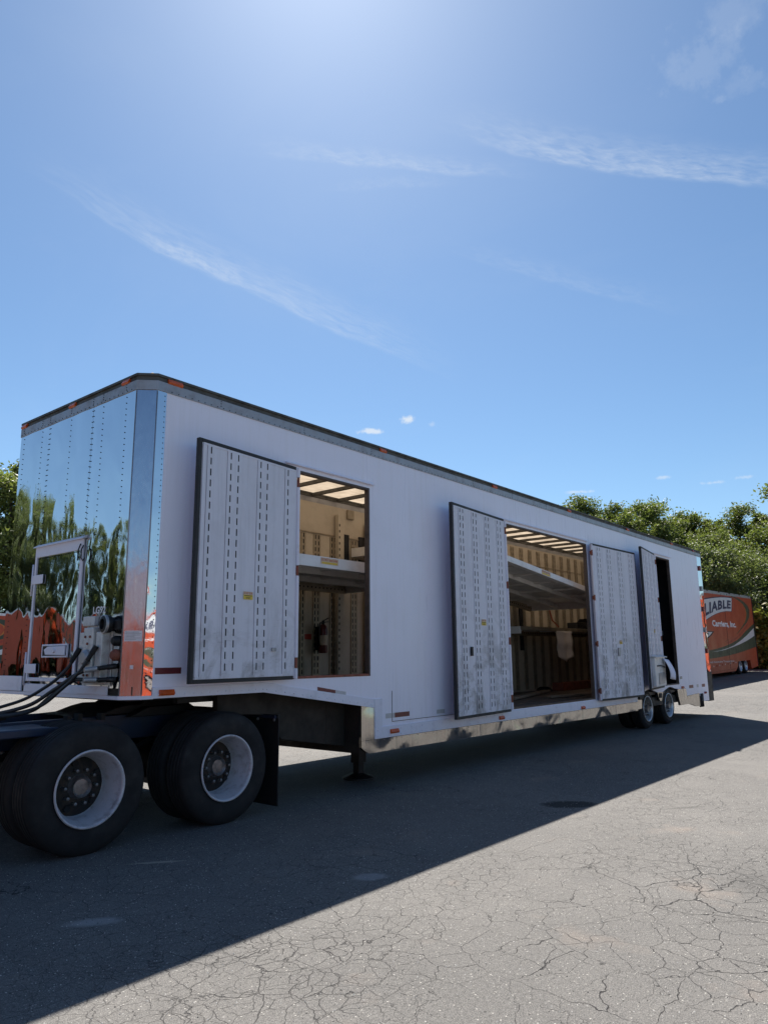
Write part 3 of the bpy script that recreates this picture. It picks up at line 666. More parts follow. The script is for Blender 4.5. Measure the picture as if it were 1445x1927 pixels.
def door(label, hinge, free, z0, z1, groups, stickers, sw):
    F, L_ = mapper(hinge, free); TH = .045
    b = B(); b.box(.0, L_-.012, 0, TH, z0+.012, z1-.012); d = xf(b, F).build('side_door', 'door_liner', T, label=label)
    b = B(); s = .036
    b.box(L_-s, L_, .006, TH+.006, z0, z1); b.box(.02, L_-s, .006, TH+.006, z1-s, z1); b.box(.02, L_-s, .006, TH+.006, z0, z0+s)
    xf(b, F).build('rubber_seal', 'rubber_seal', d, bevel=.004)
    za, zb = z0+s+.02, z1-s-.02
    # flat liner sheets between the posts
    us = [.03]+[q for g_ in groups for q in (g_[0]-.045, g_[-1]+.045)]+[L_-s-.012]
    us = sorted(us)
    for i in range(0, len(us), 2):
        if us[i+1]-us[i] < .02: continue
        b = B(); b.box(us[i]+.002, us[i+1]-.002, TH+.0005, TH+.006, za, zb); xf(b, F).build('liner_sheet', 'door_liner', d, bevel=.0015)
    for g_ in groups:
        b = B(); slotted_strip(b, g_[0]-.043, g_[-1]+.043, g_, za, zb, TH+.0115, .105, .066, sw); xf(b, F).build('slotted_post', 'door_liner', d, recalc=False)
        b = B()
        for c in g_: b.box(c-.02, c+.02, TH+.0005, TH+.0025, za, zb)
        xf(b, F).build('slot_backing', 'dark_void', d)
    # edge trim, rivets
    b = B(); b.box(.03, L_-s-.012, TH+.006, TH+.010, zb-.002, zb+.018); b.box(.03, L_-s-.012, TH+.006, TH+.010, za-.018, za+.002); b.box(L_-s-.028, L_-s-.008, TH+.006, TH+.0105, za, zb)
    xf(b, F).build('edge_trim', 'door_liner', d)
    for (u, z, w_, h_) in stickers:
        b = B(); b.face([(u, TH+.0126, z), (u+w_, TH+.0126, z), (u+w_, TH+.0126, z+h_), (u, TH+.0126, z+h_)]); xf(b, F).build('warning_sticker', 'sticker_yellow', d)
        rev = F(1, 0, 0).x < F(0, 0, 0).x       # u runs right to left in view
        def fn(a0, a1, c0, c1): return lambda q, v: F((u+w_*(1-(a0+(a1-a0)*q))) if rev else (u+w_*(a0+(a1-a0)*q)), TH+.0134, z+h_*(c0+(c1-c0)*v))
        b = B(); b.face([(u, TH+.0129, z+h_*.60), (u+w_, TH+.0129, z+h_*.60), (u+w_, TH+.0129, z+h_), (u, TH+.0129, z+h_)]); xf(b, F).build('sticker_band', 'sticker_cream', d)
        text('sticker_print', 'DO NOT CRUSH', 'print_red', d, fn(.06, .94, .66, .94), bold=.015)
        text('sticker_print', 'ONLY', 'print_black', d, fn(.24, .76, .08, .32), bold=.02)
        b = B(); b.face([(u+w_*.08, TH+.0134, z+h_*.44), (u+w_*.92, TH+.0134, z+h_*.44), (u+w_*.92, TH+.0134, z+h_*.52), (u+w_*.08, TH+.0134, z+h_*.52)]); xf(b, F).build('sticker_print', 'print_black', d)
    return d, F, L_
d1, F1, L1 = door('white slotted door folded back ahead of the nose-end opening, grimy at its lower corner', (1.585, -.050), (.215, -.185), 1.285, 3.515,
     [[.155], [.472, .568], [.882, .980], [1.235]], [(.64, 2.055, .125, .075)], .0145)
d2, F2, L2 = door('white slotted door folded back ahead of the wide opening', (5.93, -.045), (4.30, -.19), .70, 3.545,
     [[.16, .255], [.56, .648], [.948, 1.035], [1.34, 1.42]], [(.742, 1.915, .135, .085)], .020)
d3, F3, L3 = door('white slotted door folded back behind the wide opening, black scuffs low down', (9.10, -.045), (10.98, -.13), .68, 3.53,
     [[.197, .296], [.618, .722], [1.09, 1.195], [1.58, 1.69]], [(.88, 1.69, .12, .07)], .020)
d4, F4, L4 = door('white slotted door by the rear opening with a paper holder', (12.37, -.045), (10.99, -.26), .80, 3.66,
     [[.22, .31], [.56, .65], [.92, 1.01], [1.20]], [(.62, 1.93, .10, .075)], .020)
for n_, (F, z0, z1) in {'a': (F1, 1.29, 3.51), 'b': (F2, .72, 3.53), 'c': (F3, .70, 3.51), 'd': (F4, .83, 3.64)}.items():
    dd = {'a': d1, 'b': d2, 'c': d3, 'd': d4}[n_]
    k = 3 if n_ == 'a' else 4; L_ = z1-z0; segs = []
    hz = [z0+.16+(L_-.32)*i/(k-1) for i in range(k)]
    b = B(); zz = z0
    for h in hz: b.tube([F(-.018, .050, zz), F(-.018, .050, h-.055)], .019, 10); zz = h+.055
    b.tube([F(-.018, .050, zz), F(-.018, .050, z1)], .019, 10); b.build('hinge_tube', 'white_rail', dd, smooth='auto')
    for h in hz:
        b = B(); b.tube([F(-.018, .05, h-.05), F(-.018, .05, h+.05)], .014, 10); b.build('hinge_pin', 'rust_red', dd, smooth='auto')
        b = B(); b.box(-.04, -.005, .012, .05, h-.032, h+.032); xf(b, F).build('hinge_lug', 'rust_red', dd, bevel=.004)
# latch hardware on two doors
b = B(); b.box(.30, .36, .058, .066, 1.565, 1.60); xf(b, F1).build('latch_plate', 'rail_grey', d1)
b = B(); b.box(1.18, 1.24, .058, .075, 1.50, 1.62); xf(b, F2).build('latch_plate', 'black_steel', d2, bevel=.004)
b = B(); b.box(.78, .86, .058, .075, 1.47, 1.62); xf(b, F3).build('latch_plate', 'rail_grey', d3, bevel=.004)
# document holder on the rear door + sheet of paper
b = B(); b.box(.16, 1.24, .058, .12, .86, 1.43); xf(b, F4).build('holder_box', 'grey_deck', d4, bevel=.006)
b = B(); b.prism([(.058, 1.44), (.16, 1.425), (.16, 1.44), (.058, 1.47)], .12, 1.28, 'x'); xf(b, F4).build('holder_lid', 'grey_deck', d4)
b = B(); b.box(.40, .95, .121, .133, .90, 1.12); xf(b, F4).build('holder_door', 'rail_grey', d4, bevel=.004)
b = B(); b.tube([F4(.30, .13, 1.22), F4(.55, .17, 1.24), F4(.9, .17, 1.27), F4(1.05, .13, 1.26)], .012, 6); b.build('holder_handle', 'black_steel', d4)
b = B(); pts = []
for j in range(9):
    t_ = j/8; pts.append([F4(.52-.50*u-.16*t_, .15+.10*math.sin(t_*2.2)+.02*u, 1.41-.42*t_-.04*u) for u in (0, .5, 1)])
vv = [[b.bm.verts.new(q) for q in r_] for r_ in pts]
for i in range(8):
    for k in range(2): b.bm.faces.new((vv[i][k], vv[i][k+1], vv[i+1][k+1], vv[i+1][k]))
o = b.build('paper_sheet', 'paper', None, smooth=True, recalc=False); tag(o, 'white paper sheet curling out of the holder on the rear-most open door', 'paper')
md = o.modifiers.new('thick', 'SOLIDIFY'); md.thickness = .003

# frames of the openings
def frame(o, m_side, m_sill, wd=.026):
    x0, x1, z0, z1 = o
    for (a, c), (e, f), m in (((x0, x0+wd), (z0, z1), m_side), ((x1-wd, x1), (z0, z1), 'seal_brown'), ((x0+wd, x1-wd), (z1-wd, z1), 'seal_brown'), ((x0+wd, x1-wd), (z0, z0+wd), m_sill)):
        b = B(); b.box(a, c, -.008, .056, e, f); b.build('door_frame', m, T, bevel=.003)
frame(OPEN[0], 'rust_red', 'rust_red'); frame(OPEN[1], 'rust_red', 'floor_plank'); frame(OPEN[2], 'seal_brown', 'seal_brown')

# ------------------------------------------------------------------ interior
b = B(); b.prism([(XS+.01, 1.172), (1.257, 1.172), (2.80, .95), (2.80, .60), (XE, .60), (XE, ZR), (XS+.01, ZR)], 2.50, W); far_wall = b.build('far_wall', 'tan_liner', T)
b = B(); b.box(XE-.05, XE, .0, 2.499, .60, ZR); b.build('rear_wall', 'belly_brown', T)
def far_post(x, z0, z1, double=True, proud=.05):
    b = B(); cols = [x-.035, x+.035] if double else [x]
    wdt = .075 if double else .045
    for u0 in (0,): slotted_strip(b, x-wdt, x+wdt, cols, z0, z1, 0, .10, .066, .028)
    for v in b.bm.verts: v.co.y = 2.50-proud*.3-.002+(v.co.y+.0)*1.0 if abs(v.co.y) < 1e-6 else 2.499
    o = b.build('slotted_post', 'tan_post', far_wall, recalc=False)
    b = B()
    for c in cols: b.box(c-.022, c+.022, 2.4965, 2.4985, z0, z1)
    b.build('slot_backing', 'dark_void', far_wall)
for x, dbl in ((4.20, 0), (4.50, 1), (4.88, 1), (5.38, 1), (5.78, 1)): far_post(x, 1.0, 3.42, bool(dbl))
for k in range(24): 
    x = 6.25+k*.405
    if x < 15.9: far_post(x, .75, 3.90 if x > 9.6 else 3.5)
b = B(); b.box(3.0, 6.0, 2.478, 2.497, 3.44, 3.455); b.build('liner_trim', 'tan_post', far_wall)
b = B(); b.box(9.8, 15.8, 2.485, 2.4975, 3.55, 3.558); b.build('liner_trim', 'tan_post', far_wall)
for x, z0, z1 in ((4.97, 1.2, 3.80), (5.70, 1.2, 3.74)):
    b = B(); b.box(x-.07, x+.07, 2.40, 2.475, z0, z1); o = b.build('deck_column', 'tan_liner', far_wall, bevel=.004)
    b = B()
    for k in range(24): b.box(x-.05, x-.03, 2.395, 2.3995, z0+.1+k*.1, z0+.14+k*.1)
    b.build('column_holes', 'dark_void', far_wall, kind='stuff')
for x, z0, z1 in ((5.17, 2.95, 3.5), (5.56, 3.0, 3.5), (10.95, 1.6, 3.3)):
    b = B(); b.box(x-.07, x+.07, 2.470, 2.490, z0, z1); b.build('dark_gap_panel', 'dark_void', far_wall)  # flat black panels: the darkness of open gaps is put into their colour
b = B(); b.box(5.20, 5.36, 2.46, 2.498, 3.77, 3.93); o = b.build('roof_switch_box', 'tan_post', far_wall, bevel=.01)
# floors
b = B(); b.box(-.16, 2.94, .051, 2.499, 1.20, 1.272); b.build('upper_floor', 'floor_plank', T)
b = B(); b.box(2.90, 2.945, .051, 2.499, .60, 1.20); b.build('step_wall', 'belly_brown', T)
for k in range(12):
    y = .055+k*.2035; b = B(); b.box(2.95, XE-.06, y, y+.197, .655, .708+random.uniform(-.004, .004)); b.build('floor_plank', 'floor_plank', T, bevel=.004)
# hoist decks: platform with fascia beam, underside sheet, cross beams and perforated far rail
def deck(name, xa, za, xb, zb, y0=.30, y1=2.30, sticker=None, ends=True, fh=.13, m='white_fascia'):
    S = lambda x: za+(zb-za)*(x-xa)/(xb-xa)
    b = B(); b.prism([(xa, za-fh), (xb, zb-fh), (xb, zb), (xa, za)], y0, y0+.035); b.prism([(xa, za-fh), (xb, zb-fh), (xb, zb-fh+.015), (xa, za-fh+.015)], y0+.0352, y0+.11); d = b.build(name, m, T, bevel=.003)
    b = B(); b.prism([(xa, za-.04), (xb, zb-.04), (xb, zb-.02), (xa, za-.02)], y0+.036, y1); b.build('deck_sheet', 'grey_deck', d)
    b = B(); b.prism([(xa, za-.12), (xb, zb-.12), (xb, zb-.041), (xa, za-.041)], y0+.62, y0+.69); b.build('deck_beam', 'grey_deck', d, bevel=.003)
    b = B(); b.prism([(xa, za-.12), (xb, zb-.12), (xb, zb-.041), (xa, za-.041)], y0+1.35, y0+1.42); b.build('deck_beam', 'grey_deck', d, bevel=.003)
    b = B(); b.prism([(xa, za-.16), (xb, zb-.16), (xb, zb+.02), (xa, za+.02)], y1+.001, y1+.06); b.build('deck_rail', 'tan_post', d)
    b = B(); k = xa+.05
    while k < xb: b.box(k, k+.02, y1-.003, y1+.0005, S(k)-.115, S(k)-.09); k += .085
    b.build('rail_holes', 'dark_void', d, kind='stuff')
    if ends:
        for x in (xa, xb): b = B(); b.box(x-.03, x+.03, y0, y1+.06, S(x)-.15, S(x)-.005); b.build('end_beam', 'grey_deck', d, bevel=.003)
    x = xa+.5
    while x < xb-.2:
        b = B(); b.box(x-.025, x+.025, y0+.04, y1, S(x)-.075, S(x)-.0405); b.build('cross_member', 'grey_deck', d); x += .75
    if sticker:
        x0, x1 = sticker; b = B(); b.face([(x0, y0-.002, S(x0)-.088), (x1, y0-.002, S(x1)-.088), (x1, y0-.002, S(x1)-.012), (x0, y0-.002, S(x0)-.012)]); b.build('warning_sticker', 'sticker_cream', d)
        text('sticker_print', 'DO NOT Stand Under', 'print_red', d, lambda u, v: (x0+(x1-x0)*(.04+.92*u), y0-.003, S(x0+(x1-x0)*u)-.050+.034*v), bold=.012)
        b = B(); b.face([(x0+.02, y0-.003, S(x0)-.083), (x1-.02, y0-.003, S(x1)-.083), (x1-.02, y0-.003, S(x1)-.06), (x0+.02, y0-.003, S(x0)-.06)]); b.build('sticker_band', 'sticker_yellow', d)
    return d
deck('hoist_deck', 1.0, 2.665, 5.0, 2.655, sticker=(2.36, 2.66))
deck('hoist_deck', 5.2, 3.262, 11.15, 2.618, sticker=(7.83, 8.15), fh=.095)
deck('hoist_deck', 9.6, 2.08, 15.6, 2.08, y0=1.75, y1=2.36, fh=.075, m='tan_post')
# added black-walled box that keeps the rear opening dark, and the shelf beam
b = B(); b.box(12.05, 14.0, 1.20, 1.22, .72, 3.7); b.box(12.05, 12.07, .06, 1.199, .72, 3.7); b.box(13.98, 14.0, .06, 1.199, .72, 3.7); b.box(12.071, 13.979, .06, 1.199, 3.66, 3.68); b.build('blackout_box', 'dark_void', T)
b = B(); b.box(12.08, 13.97, .40, .45, 1.93, 2.03); b.box(12.08, 13.97, .451, 1.1, 1.99, 2.02); b.build('rear_bay_shelf', 'grey_deck', T, bevel=.004)
# things kept inside
ex = thing('fire_extinguisher', 'red fire extinguisher hung on the inner wall behind the nose-end opening', 'extinguisher', (4.52, 2.36, 1.56))
b = B(); b.lathe([(0, 0), (.062, .0), (.066, .015), (.066, .36), (.055, .41), (.025, .44), (0, .44)], (0, 0, 0), (0, 0, 1), 24); b.build('cylinder', 'extinguisher_red', ex, smooth='auto')
b = B(); b.lathe([(.067, .12), (.067, .27)], (0, 0, 0), (0, 0, 1), 24); b.build('instruction_label', 'sticker_cream', ex, smooth=True)
b = B(); b.lathe([(0, .44), (.022, .44), (.022, .49), (0, .50)], (0, 0, 0), (0, 0, 1), 12); b.beam((0, 0, .49), (.10, -.02, .54), .03, .012); b.beam((0, 0, .47), (.10, -.02, .48), .03, .012); b.build('valve_lever', 'black_steel', ex, bevel=.003)
b = B(); b.tube([(-.01, 0, .47), (-.07, -.01, .46), (-.09, -.01, .38), (-.085, 0, .2), (-.08, 0, .12)], .012, 8); b.build('hose', 'cable', ex, smooth=True)
b = B(); b.box(-.07, .07, .068, .1, .05, .4); b.build('wall_bracket', 'black_steel', ex)
b = B(); b.face([(4.25, 2.494, 1.77), (4.40, 2.494, 1.77), (4.40, 2.494, 1.85), (4.25, 2.494, 1.85)]); o = b.build('wall_sticker', 'print_red', far_wall)
b = B(); nx, nz = 10, 14
g = [[b.bm.verts.new((11.12+.70*i/nx, 1.715+.03*math.sin(i*1.1)+.01*math.sin(j*.8), 2.01-(.52+.16*(1-abs(i/nx-.55)/.55))*j/nz)) for j in range(nz+1)] for i in range(nx+1)]
for i in range(nx):
    for j in range(nz): b.bm.faces.new((g[i][j], g[i][j+1], g[i+1][j+1], g[i+1][j]))
o = b.build('hanging_cloth', 'cloth', None, smooth=True, recalc=False); tag(o, 'drab cloth hanging from the low inner deck seen through the wide opening', 'cloth'); md = o.modifiers.new('thick', 'SOLIDIFY'); md.thickness = .006
def loose(name, label, cat, a, e, wd, ht, m='loose_wood'):
    b = B(); b.beam(a, e, wd, ht); tag(b.build(name, m, None, bevel=.005), label, cat)
loose('wood_board', 'long loose board lying aslant on the trailer floor in the wide opening', 'board', (8.0, 1.1, .745), (10.9, 1.9, .745), .14, .045)
loose('wood_block', 'thick reddish timber block on the trailer floor by the inner wall', 'timber', (11.6, 2.0, .80), (13.6, 2.1, .80), .25, .17, 'rust_red')
loose('wood_board', 'short loose board near the sill of the wide opening', 'board', (9.0, .9, .735), (10.8, .6, .735), .16, .035, 'loose_wood')
o = thing('tool_case', 'dark tool case resting on the low inner deck', 'case', (12.9, 2.05, 2.085))
b = B(); b.box(-.28, .28, -.14, .14, 0, .16); b.build('case_body', 'black_steel', o, bevel=.02)
b = B(); b.tube([(-.1, -.14, .1), (-.1, -.19, .1), (.1, -.19, .1), (.1, -.14, .1)], .012, 8); b.build('handle', 'black_steel', o)
b = B(); b.prism([(-.28, .162), (.28, .162), (.40, .27), (-.16, .24)], -.14, -.12); b.build('lid', 'black_steel', o)
b = B(); b.tube([(12.15, 2.45, 3.0), (12.2, 2.42, 2.6), (12.3, 2.40, 2.3), (12.42, 2.3, 2.14)], .02, 8); tag(b.build('ratchet_strap', 'rust_red', None, smooth=True), 'red strap hanging down the inner wall above the low deck', 'strap')

# ------------------------------------------------------------------ underbody
b = B(); b.prism([(.90, 1.16), (.90, .97), (1.45, .93), (1.75, .66), (2.41, .55), (2.41, 1.16)], .25, .33); b.build('frame_plate', 'belly_brown', T, bevel=.006)
b = B(); b.prism([(2.412, 1.16), (2.412, .55), (2.72, .50), (2.72, 1.16)], .25, 2.28); b.build('belly_box', 'belly_brown', T, bevel=.008)
for ya_ in (.335, 2.12): b = B(); b.box(.5, 2.40, ya_, ya_+.065, 1.09, 1.134); b.build('gooseneck_rail', 'black_steel', T)
b = B(); b.box(-.05, .90, .30, 2.26, 1.138, 1.164); b.build('coupler_plate', 'black_steel', T)
b = B(); b.prism([(2.731, .43), (2.95, .43), (2.95, 1.0), (2.731, 1.0)], .03, 2.53); b.build('front_riser', 'belly_brown', T)
b = B(); b.box(2.951, 14.9, .06, 2.50, .43, .60); b.build('main_frame', 'black_steel', T)
b = B(); b.prism([(2.725, .57), (2.944, .57), (2.944, .935), (2.725, .967)], -.006, .028); b.build('riser_cladding', 'stainless_rub', T)
b = B(); b.prism([(2.725, .568), (11.0, .568), (11.0, .40), (2.85, .425), (2.76, .47), (2.725, .50)], -.008, .028); rub = b.build('rub_rail', 'stainless_rub', T)
rivets([((2.8, -.008, .555), (10.9, -.008, .555), .16, (0, -1, 0))], 'rivets', 'rail_grey', rub, .007, .004)
for x in (5.2, 7.6, 9.9):
    b = B(); b.box(x, x+.006, -.0105, -.0085, .405, .567); b.build('rub_seam', 'rail_grey', rub)
b = B(); b.box(2.75, 11.0, 2.535, 2.568, .42, .568); b.build('rub_rail', 'stainless_rub', T)
for y in (.72,):
    b = B(); b.box(3.42, 3.56, y-.07, y+.07, .20, .43); b.box(3.44, 3.54, y-.05, y+.05, .07, .20); b.build('landing_leg', 'black_steel', T, bevel=.008)
    b = B(); b.lathe([(0, .0), (.19, .0), (.19, .02), (.10, .055), (.04, .08), (0, .08)], (3.49, y, .005), (0, 0, 1), 24); b.build('landing_foot', 'black_steel', T, smooth='auto')
# wheel arch panels
def arc(cx, top, half, n=12):
    return [(cx+half*math.cos(math.pi*(1-i/n)), .53+(top-.53)*math.sin(math.pi*(1-i/n))) for i in range(n+1)]
A1, A2 = 11.70, 12.96
def above(pts, z): return [q for q in pts if q[1] > z]
pw = [(11.0, .819), (11.0, .74), (11.28, .715)]+above(arc(A1, .785, .47), .716)+[(12.16, .70), (12.50, .70)]+above(arc(A2, .785, .47), .716)+[(13.5, .715), (14.0, .71), (14.05, .545), (14.95, .57), (15.12, .37), (XR, .36), (XR, .819)]
b = B(); b.prism(pw, -.001, .049); b.build('fender_panel', 'white_paint', T)
ps = [(11.002, .738), (11.002, .42), (11.22, .43)]+[(11.25, .56)]+[q for q in arc(A1, .785, .47) if q[0] < 11.32 and q[1] > .57]+[(11.28, .713)]
b = B(); b.prism(ps, -.004, .045); b.build('fender_cladding', 'stainless_rub', T)
b = B(); b.prism([(12.165, .698), (12.21, .60), (12.30, .52), (12.38, .52), (12.45, .60), (12.495, .698)], -.003, .045); b.build('fender_cladding', 'stainless_rub', T)
b = B(); b.prism([(13.42, .713), (13.46, .55), (13.55, .36), (14.2, .36), (14.75, .27), (14.94, .27), (14.94, .567), (14.052, .54), (13.998, .706)], -.005, .045); b.build('fender_cladding', 'stainless_rub', T)
b = B(); b.box(11.08, 11.30, -.03, .02, .60, .74); b.build('side_reflector_box', 'black_steel', T, bevel=.02)
b = B(); b.box(12.25, 12.40, -.02, .02, .58, .68); b.build('side_reflector_box', 'black_steel', T, bevel=.015)
b = B(); nn = 8
for i in range(nn): 
    xa_, xb_ = 14.95+.32*i/nn, 14.95+.32*(i+1)/nn; ya_, yb_ = .02*math.sin(i*1.7), .02*math.sin((i+1)*1.7)
    b.face([(xa_, ya_, .24), (xb_, yb_, .24), (xb_, yb_, .55), (xa_, ya_, .55)])
o = b.build('mud_flap', 'tyre', T, smooth=True); md = o.modifiers.new('t', 'SOLIDIFY'); md.thickness = .012
# rear corner: polished strip, lamps, dark bumper post
b = B(); b.box(XR+.001, XE, -.003, .05, 1.05, ZR); b.build('corner_strip', 'stainless_mirror', T)
b = B(); b.box(XE+.002, XE+.05, .01, .10, 1.0, ZR); b.build('door_hinge_post', 'stainless_corner', T)
b = B(); b.box(XR+.001, XE+.08, -.002, .30, .34, 1.049); b.build('rear_frame', 'black_steel', T, bevel=.01)
for k in range(5):
    b = B(); b.box(XR+.10, XR+.20, -.035, -.003, 1.5+k*.52, 1.62+k*.52); b.build('rear_hinge', 'rail_grey' if k % 2 else 'red_lens', T, bevel=.006)
b = B(); b.box(XE-.3, XE+.05, .05, 2.5, .36, .62); b.build('rear_bumper', 'black_steel', T, bevel=.01)

# wheels
def wheel(parent, name, c, Rr, wd, rim_r, dish, m_rim, m_hub, holes=5, outer=-1, hub_r=.085, hub_out=.10, detail=True):
    """axis Y; outer face towards outer*Y; c = centre of the outer face plane"""
    o_ = outer; cx, cy, cz = c; ax = (0, -o_, 0)     # +h goes inboard
    r = rim_r
    prof = [(r, .012), (r+.02, .004), (r+.05, .0), (r+.5*(Rr-r), -.006), (Rr-.055, .004), (Rr-.022, .014), (Rr-.006, .032)]
    gr = []
    g_n = 4
    for k in range(g_n):
        a = .045+(wd-.09)*(k+.5)/g_n
        gr += [(Rr, a-.016), (Rr-.012, a-.006), (Rr-.012, a+.006), (Rr, a+.016)]
    prof += gr+[(Rr-.006, wd-.032), (Rr-.022, wd-.014), (Rr-.055, wd-.004), (r+.5*(Rr-r), wd+.006), (r+.05, wd), (r, wd-.012)]
    b = B(); b.lathe(prof, c, ax, 64); wh = b.build(name, 'tyre', parent, smooth='auto')
    # rim: lip, barrel, disc
    rp = [(r+.012, -.002), (r+.010, -.012), (r-.004, -.010), (r-.014, .012), (r-.020, .05), (r-.042, .075), (r-.046, dish-.01), (r-.06, dish)]
    b = B(); b.lathe(rp, c, ax, 56); b.build('rim', m_rim, wh, smooth=True)
    b = B(); b.lathe([(r-.058, dish-.003), (r-.10, dish-.02), (hub_r+.06, dish-.045), (hub_r+.03, dish-.06), (0, dish-.06)], c, ax, 48); b.build('wheel_disc', m_hub, wh, smooth='auto')
    if detail:
        for k in range(holes):
            b = B(); a = 2*math.pi*k/holes+.5; rr = r*.63; b.lathe([(0, dish-.045), (.026, dish-.045), (.028, dish-.02)], (cx+rr*math.cos(a), cy, cz+rr*math.sin(a)), ax, 12)
            b.build('hand_hole', 'dark_void', wh)
        b = B(); b.lathe([(hub_r+.012, dish-.06), (hub_r, dish-.075), (hub_r-.005, dish-.10-hub_out*.4), (hub_r*.72, dish-.06-hub_out), (0, dish-.065-hub_out)], c, ax, 24); b.build('hub', 'hub_cap', wh, smooth='auto')
        b = B()
        for k in range(10):
            a = 2*math.pi*k/10; rr = hub_r+.048; b.lathe([(0, dish-.105), (.014, dish-.10), (.017, dish-.055)], (cx+rr*math.cos(a), cy, cz+rr*math.sin(a)), ax, 6)
        for k in range(8):
            a = 2*math.pi*k/8+.2; rr = hub_r*.8; b.lathe([(0, dish-.068-hub_out), (.010, dish-.064-hub_out), (.011, dish-.05-hub_out)], (cx+rr*math.cos(a), cy, cz+rr*math.sin(a)), ax, 6)
        b.build('lug_nuts', 'hub_cap', wh, kind='stuff')
    return wh
for x in (A1, A2):
    wheel(T, 'wheel', (x, .055, .395), .395, .24, .245, .10, 'rim_trailer', 'rim_trailer', hub_out=.05)
    wheel(T, 'wheel', (x, W-.055, .395), .395, .24, .245, .10, 'rim_trailer', 'rim_trailer', outer=1, detail=False)
    wheel(T, 'wheel', (x, .33, .395), .395, .24, .245, .06, 'hub_dirty', 'hub_dirty', detail=False)
    b = B(); b.tube([(x, .3, .395), (x, W-.3, .395)], .07, 12); b.build('axle', 'black_steel', T)

# ------------------------------------------------------------------ tractor rear end
TR = thing('truck_tractor', 'dark blue truck tractor chassis with dual wheels coupled under the trailer nose', 'truck', (0, 0, 0))
for x, h in ((-.49, 'hub_dirty'), (.87, 'hub_dirty')):
    wheel(TR, 'wheel', (x, .03, .497), .505, .27, .288, .235, 'rim_paint', h, outer=-1, hub_r=.085, hub_out=.03)
    wheel(TR, 'wheel', (x, .345, .497), .505, .27, .288, .06, 'hub_dirty', 'hub_dirty', detail=False)
    wheel(TR, 'wheel', (x, W-.03, .497), .505, .27, .288, .165, 'rim_paint', 'hub_dirty', outer=1, detail=False)
    wheel(TR, 'wheel', (x, W-.345, .497), .505, .27, .288, .06, 'rim_paint', 'hub_dirty', outer=1, detail=False)
    b = B(); b.tube([(x, .5, .497), (x, W-.5, .497)], .075, 12); b.lathe([(0, -.2), (.14, -.14), (.2, 0), (.14, .14), (0, .2)], (x, W/2, .497), (0, 1, 0), 20); b.build('axle', 'black_steel', TR, smooth='auto')
for y in (.86, 1.70):
    b = B(); b.box(-3.6, 1.40, y-.04, y+.04, .76, .985); b.build('chassis_rail', 'chassis_blue', TR, bevel=.006)
    b = B()
    for x in (-.49, .87): b.tube([(x-.55, y, .62), (x-.3, y, .72), (x, y, .75), (x+.3, y, .72), (x+.55, y, .62)], .035, 6)
    b.build('suspension_spring', 'black_steel', TR)
b = B(); b.box(-3.6, -.62, .35, .818, .90, .965); b.build('deck_plate', 'chassis_blue', TR, bevel=.01)
b = B(); b.box(-3.6, -.9, .9, 1.66, .965, 1.0); b.box(-1.0, -.78, .95, 1.6, 1.0005, 1.02); b.build('deck_plate', 'belly_brown', TR, bevel=.01)
for x in (-.15, .2, 1.2): b = B(); b.box(x-.06, x+.06, .90, 1.66, .80, .94); b.build('cross_member', 'black_steel', TR)
# fifth wheel: sloped plate with horns, pivot brackets
b = B(); b.prism([(-.16, .987), (.02, .995), (.18, 1.045), (.30, 1.068), (.44, 1.066), (.54, 1.126), (.86, 1.126), (1.02, 1.05), (1.12, .99)], .86, 1.70); b.build('fifth_wheel', 'black_steel', TR, bevel=.006)
for y in (.78, 1.78): b = B(); b.prism([(.25, .965), (.90, .965), (.85, 1.05), (.45, 1.05)], y-.06, y+.06); b.build('pivot_bracket', 'black_steel', TR, bevel=.006)
b = B(); b.prism([(.56, 1.1275), (.84, 1.1275), (.90, 1.134), (.50, 1.134)], .5, 2.06) ; b.build('grease_wedge', 'black_steel', TR)
for x, z in ((-.34, .985), (-.24, 1.0), (-.02, .99)): b = B(); b.box(x-.02, x+.02, .72, .80, .96, z+.03); b.build('bolt_head', 'black_steel', TR)
for y0_, y1_ in ((.03, .64), (W-.64, W-.03)):
    b = B(); b.box(1.50, 1.512, y0_, y1_, .06, .90); b.build('mud_flap', 'tyre', TR)
    b = B(); b.box(1.49, 1.522, y0_, y1_, .90, .935); b.build('flap_hanger', 'black_steel', TR)
    b = B()
    for y in (y0_+.05, y0_+.3, y1_-.05): b.lathe([(0, .012), (.014, .01), (.016, 0)], (1.49, y, .885), (-1, 0, 0), 8)
    b.build('flap_bolts', 'rail_grey', TR)
b = B(); b.beam((1.41, .86, .90), (1.41, W-.86, .90), .08, .16, (0, 0, 1)); b.beam((1.48, .05, .915), (1.48, W-.05, .915), .03, .03); b.build('rear_crossbar', 'chassis_blue', TR)
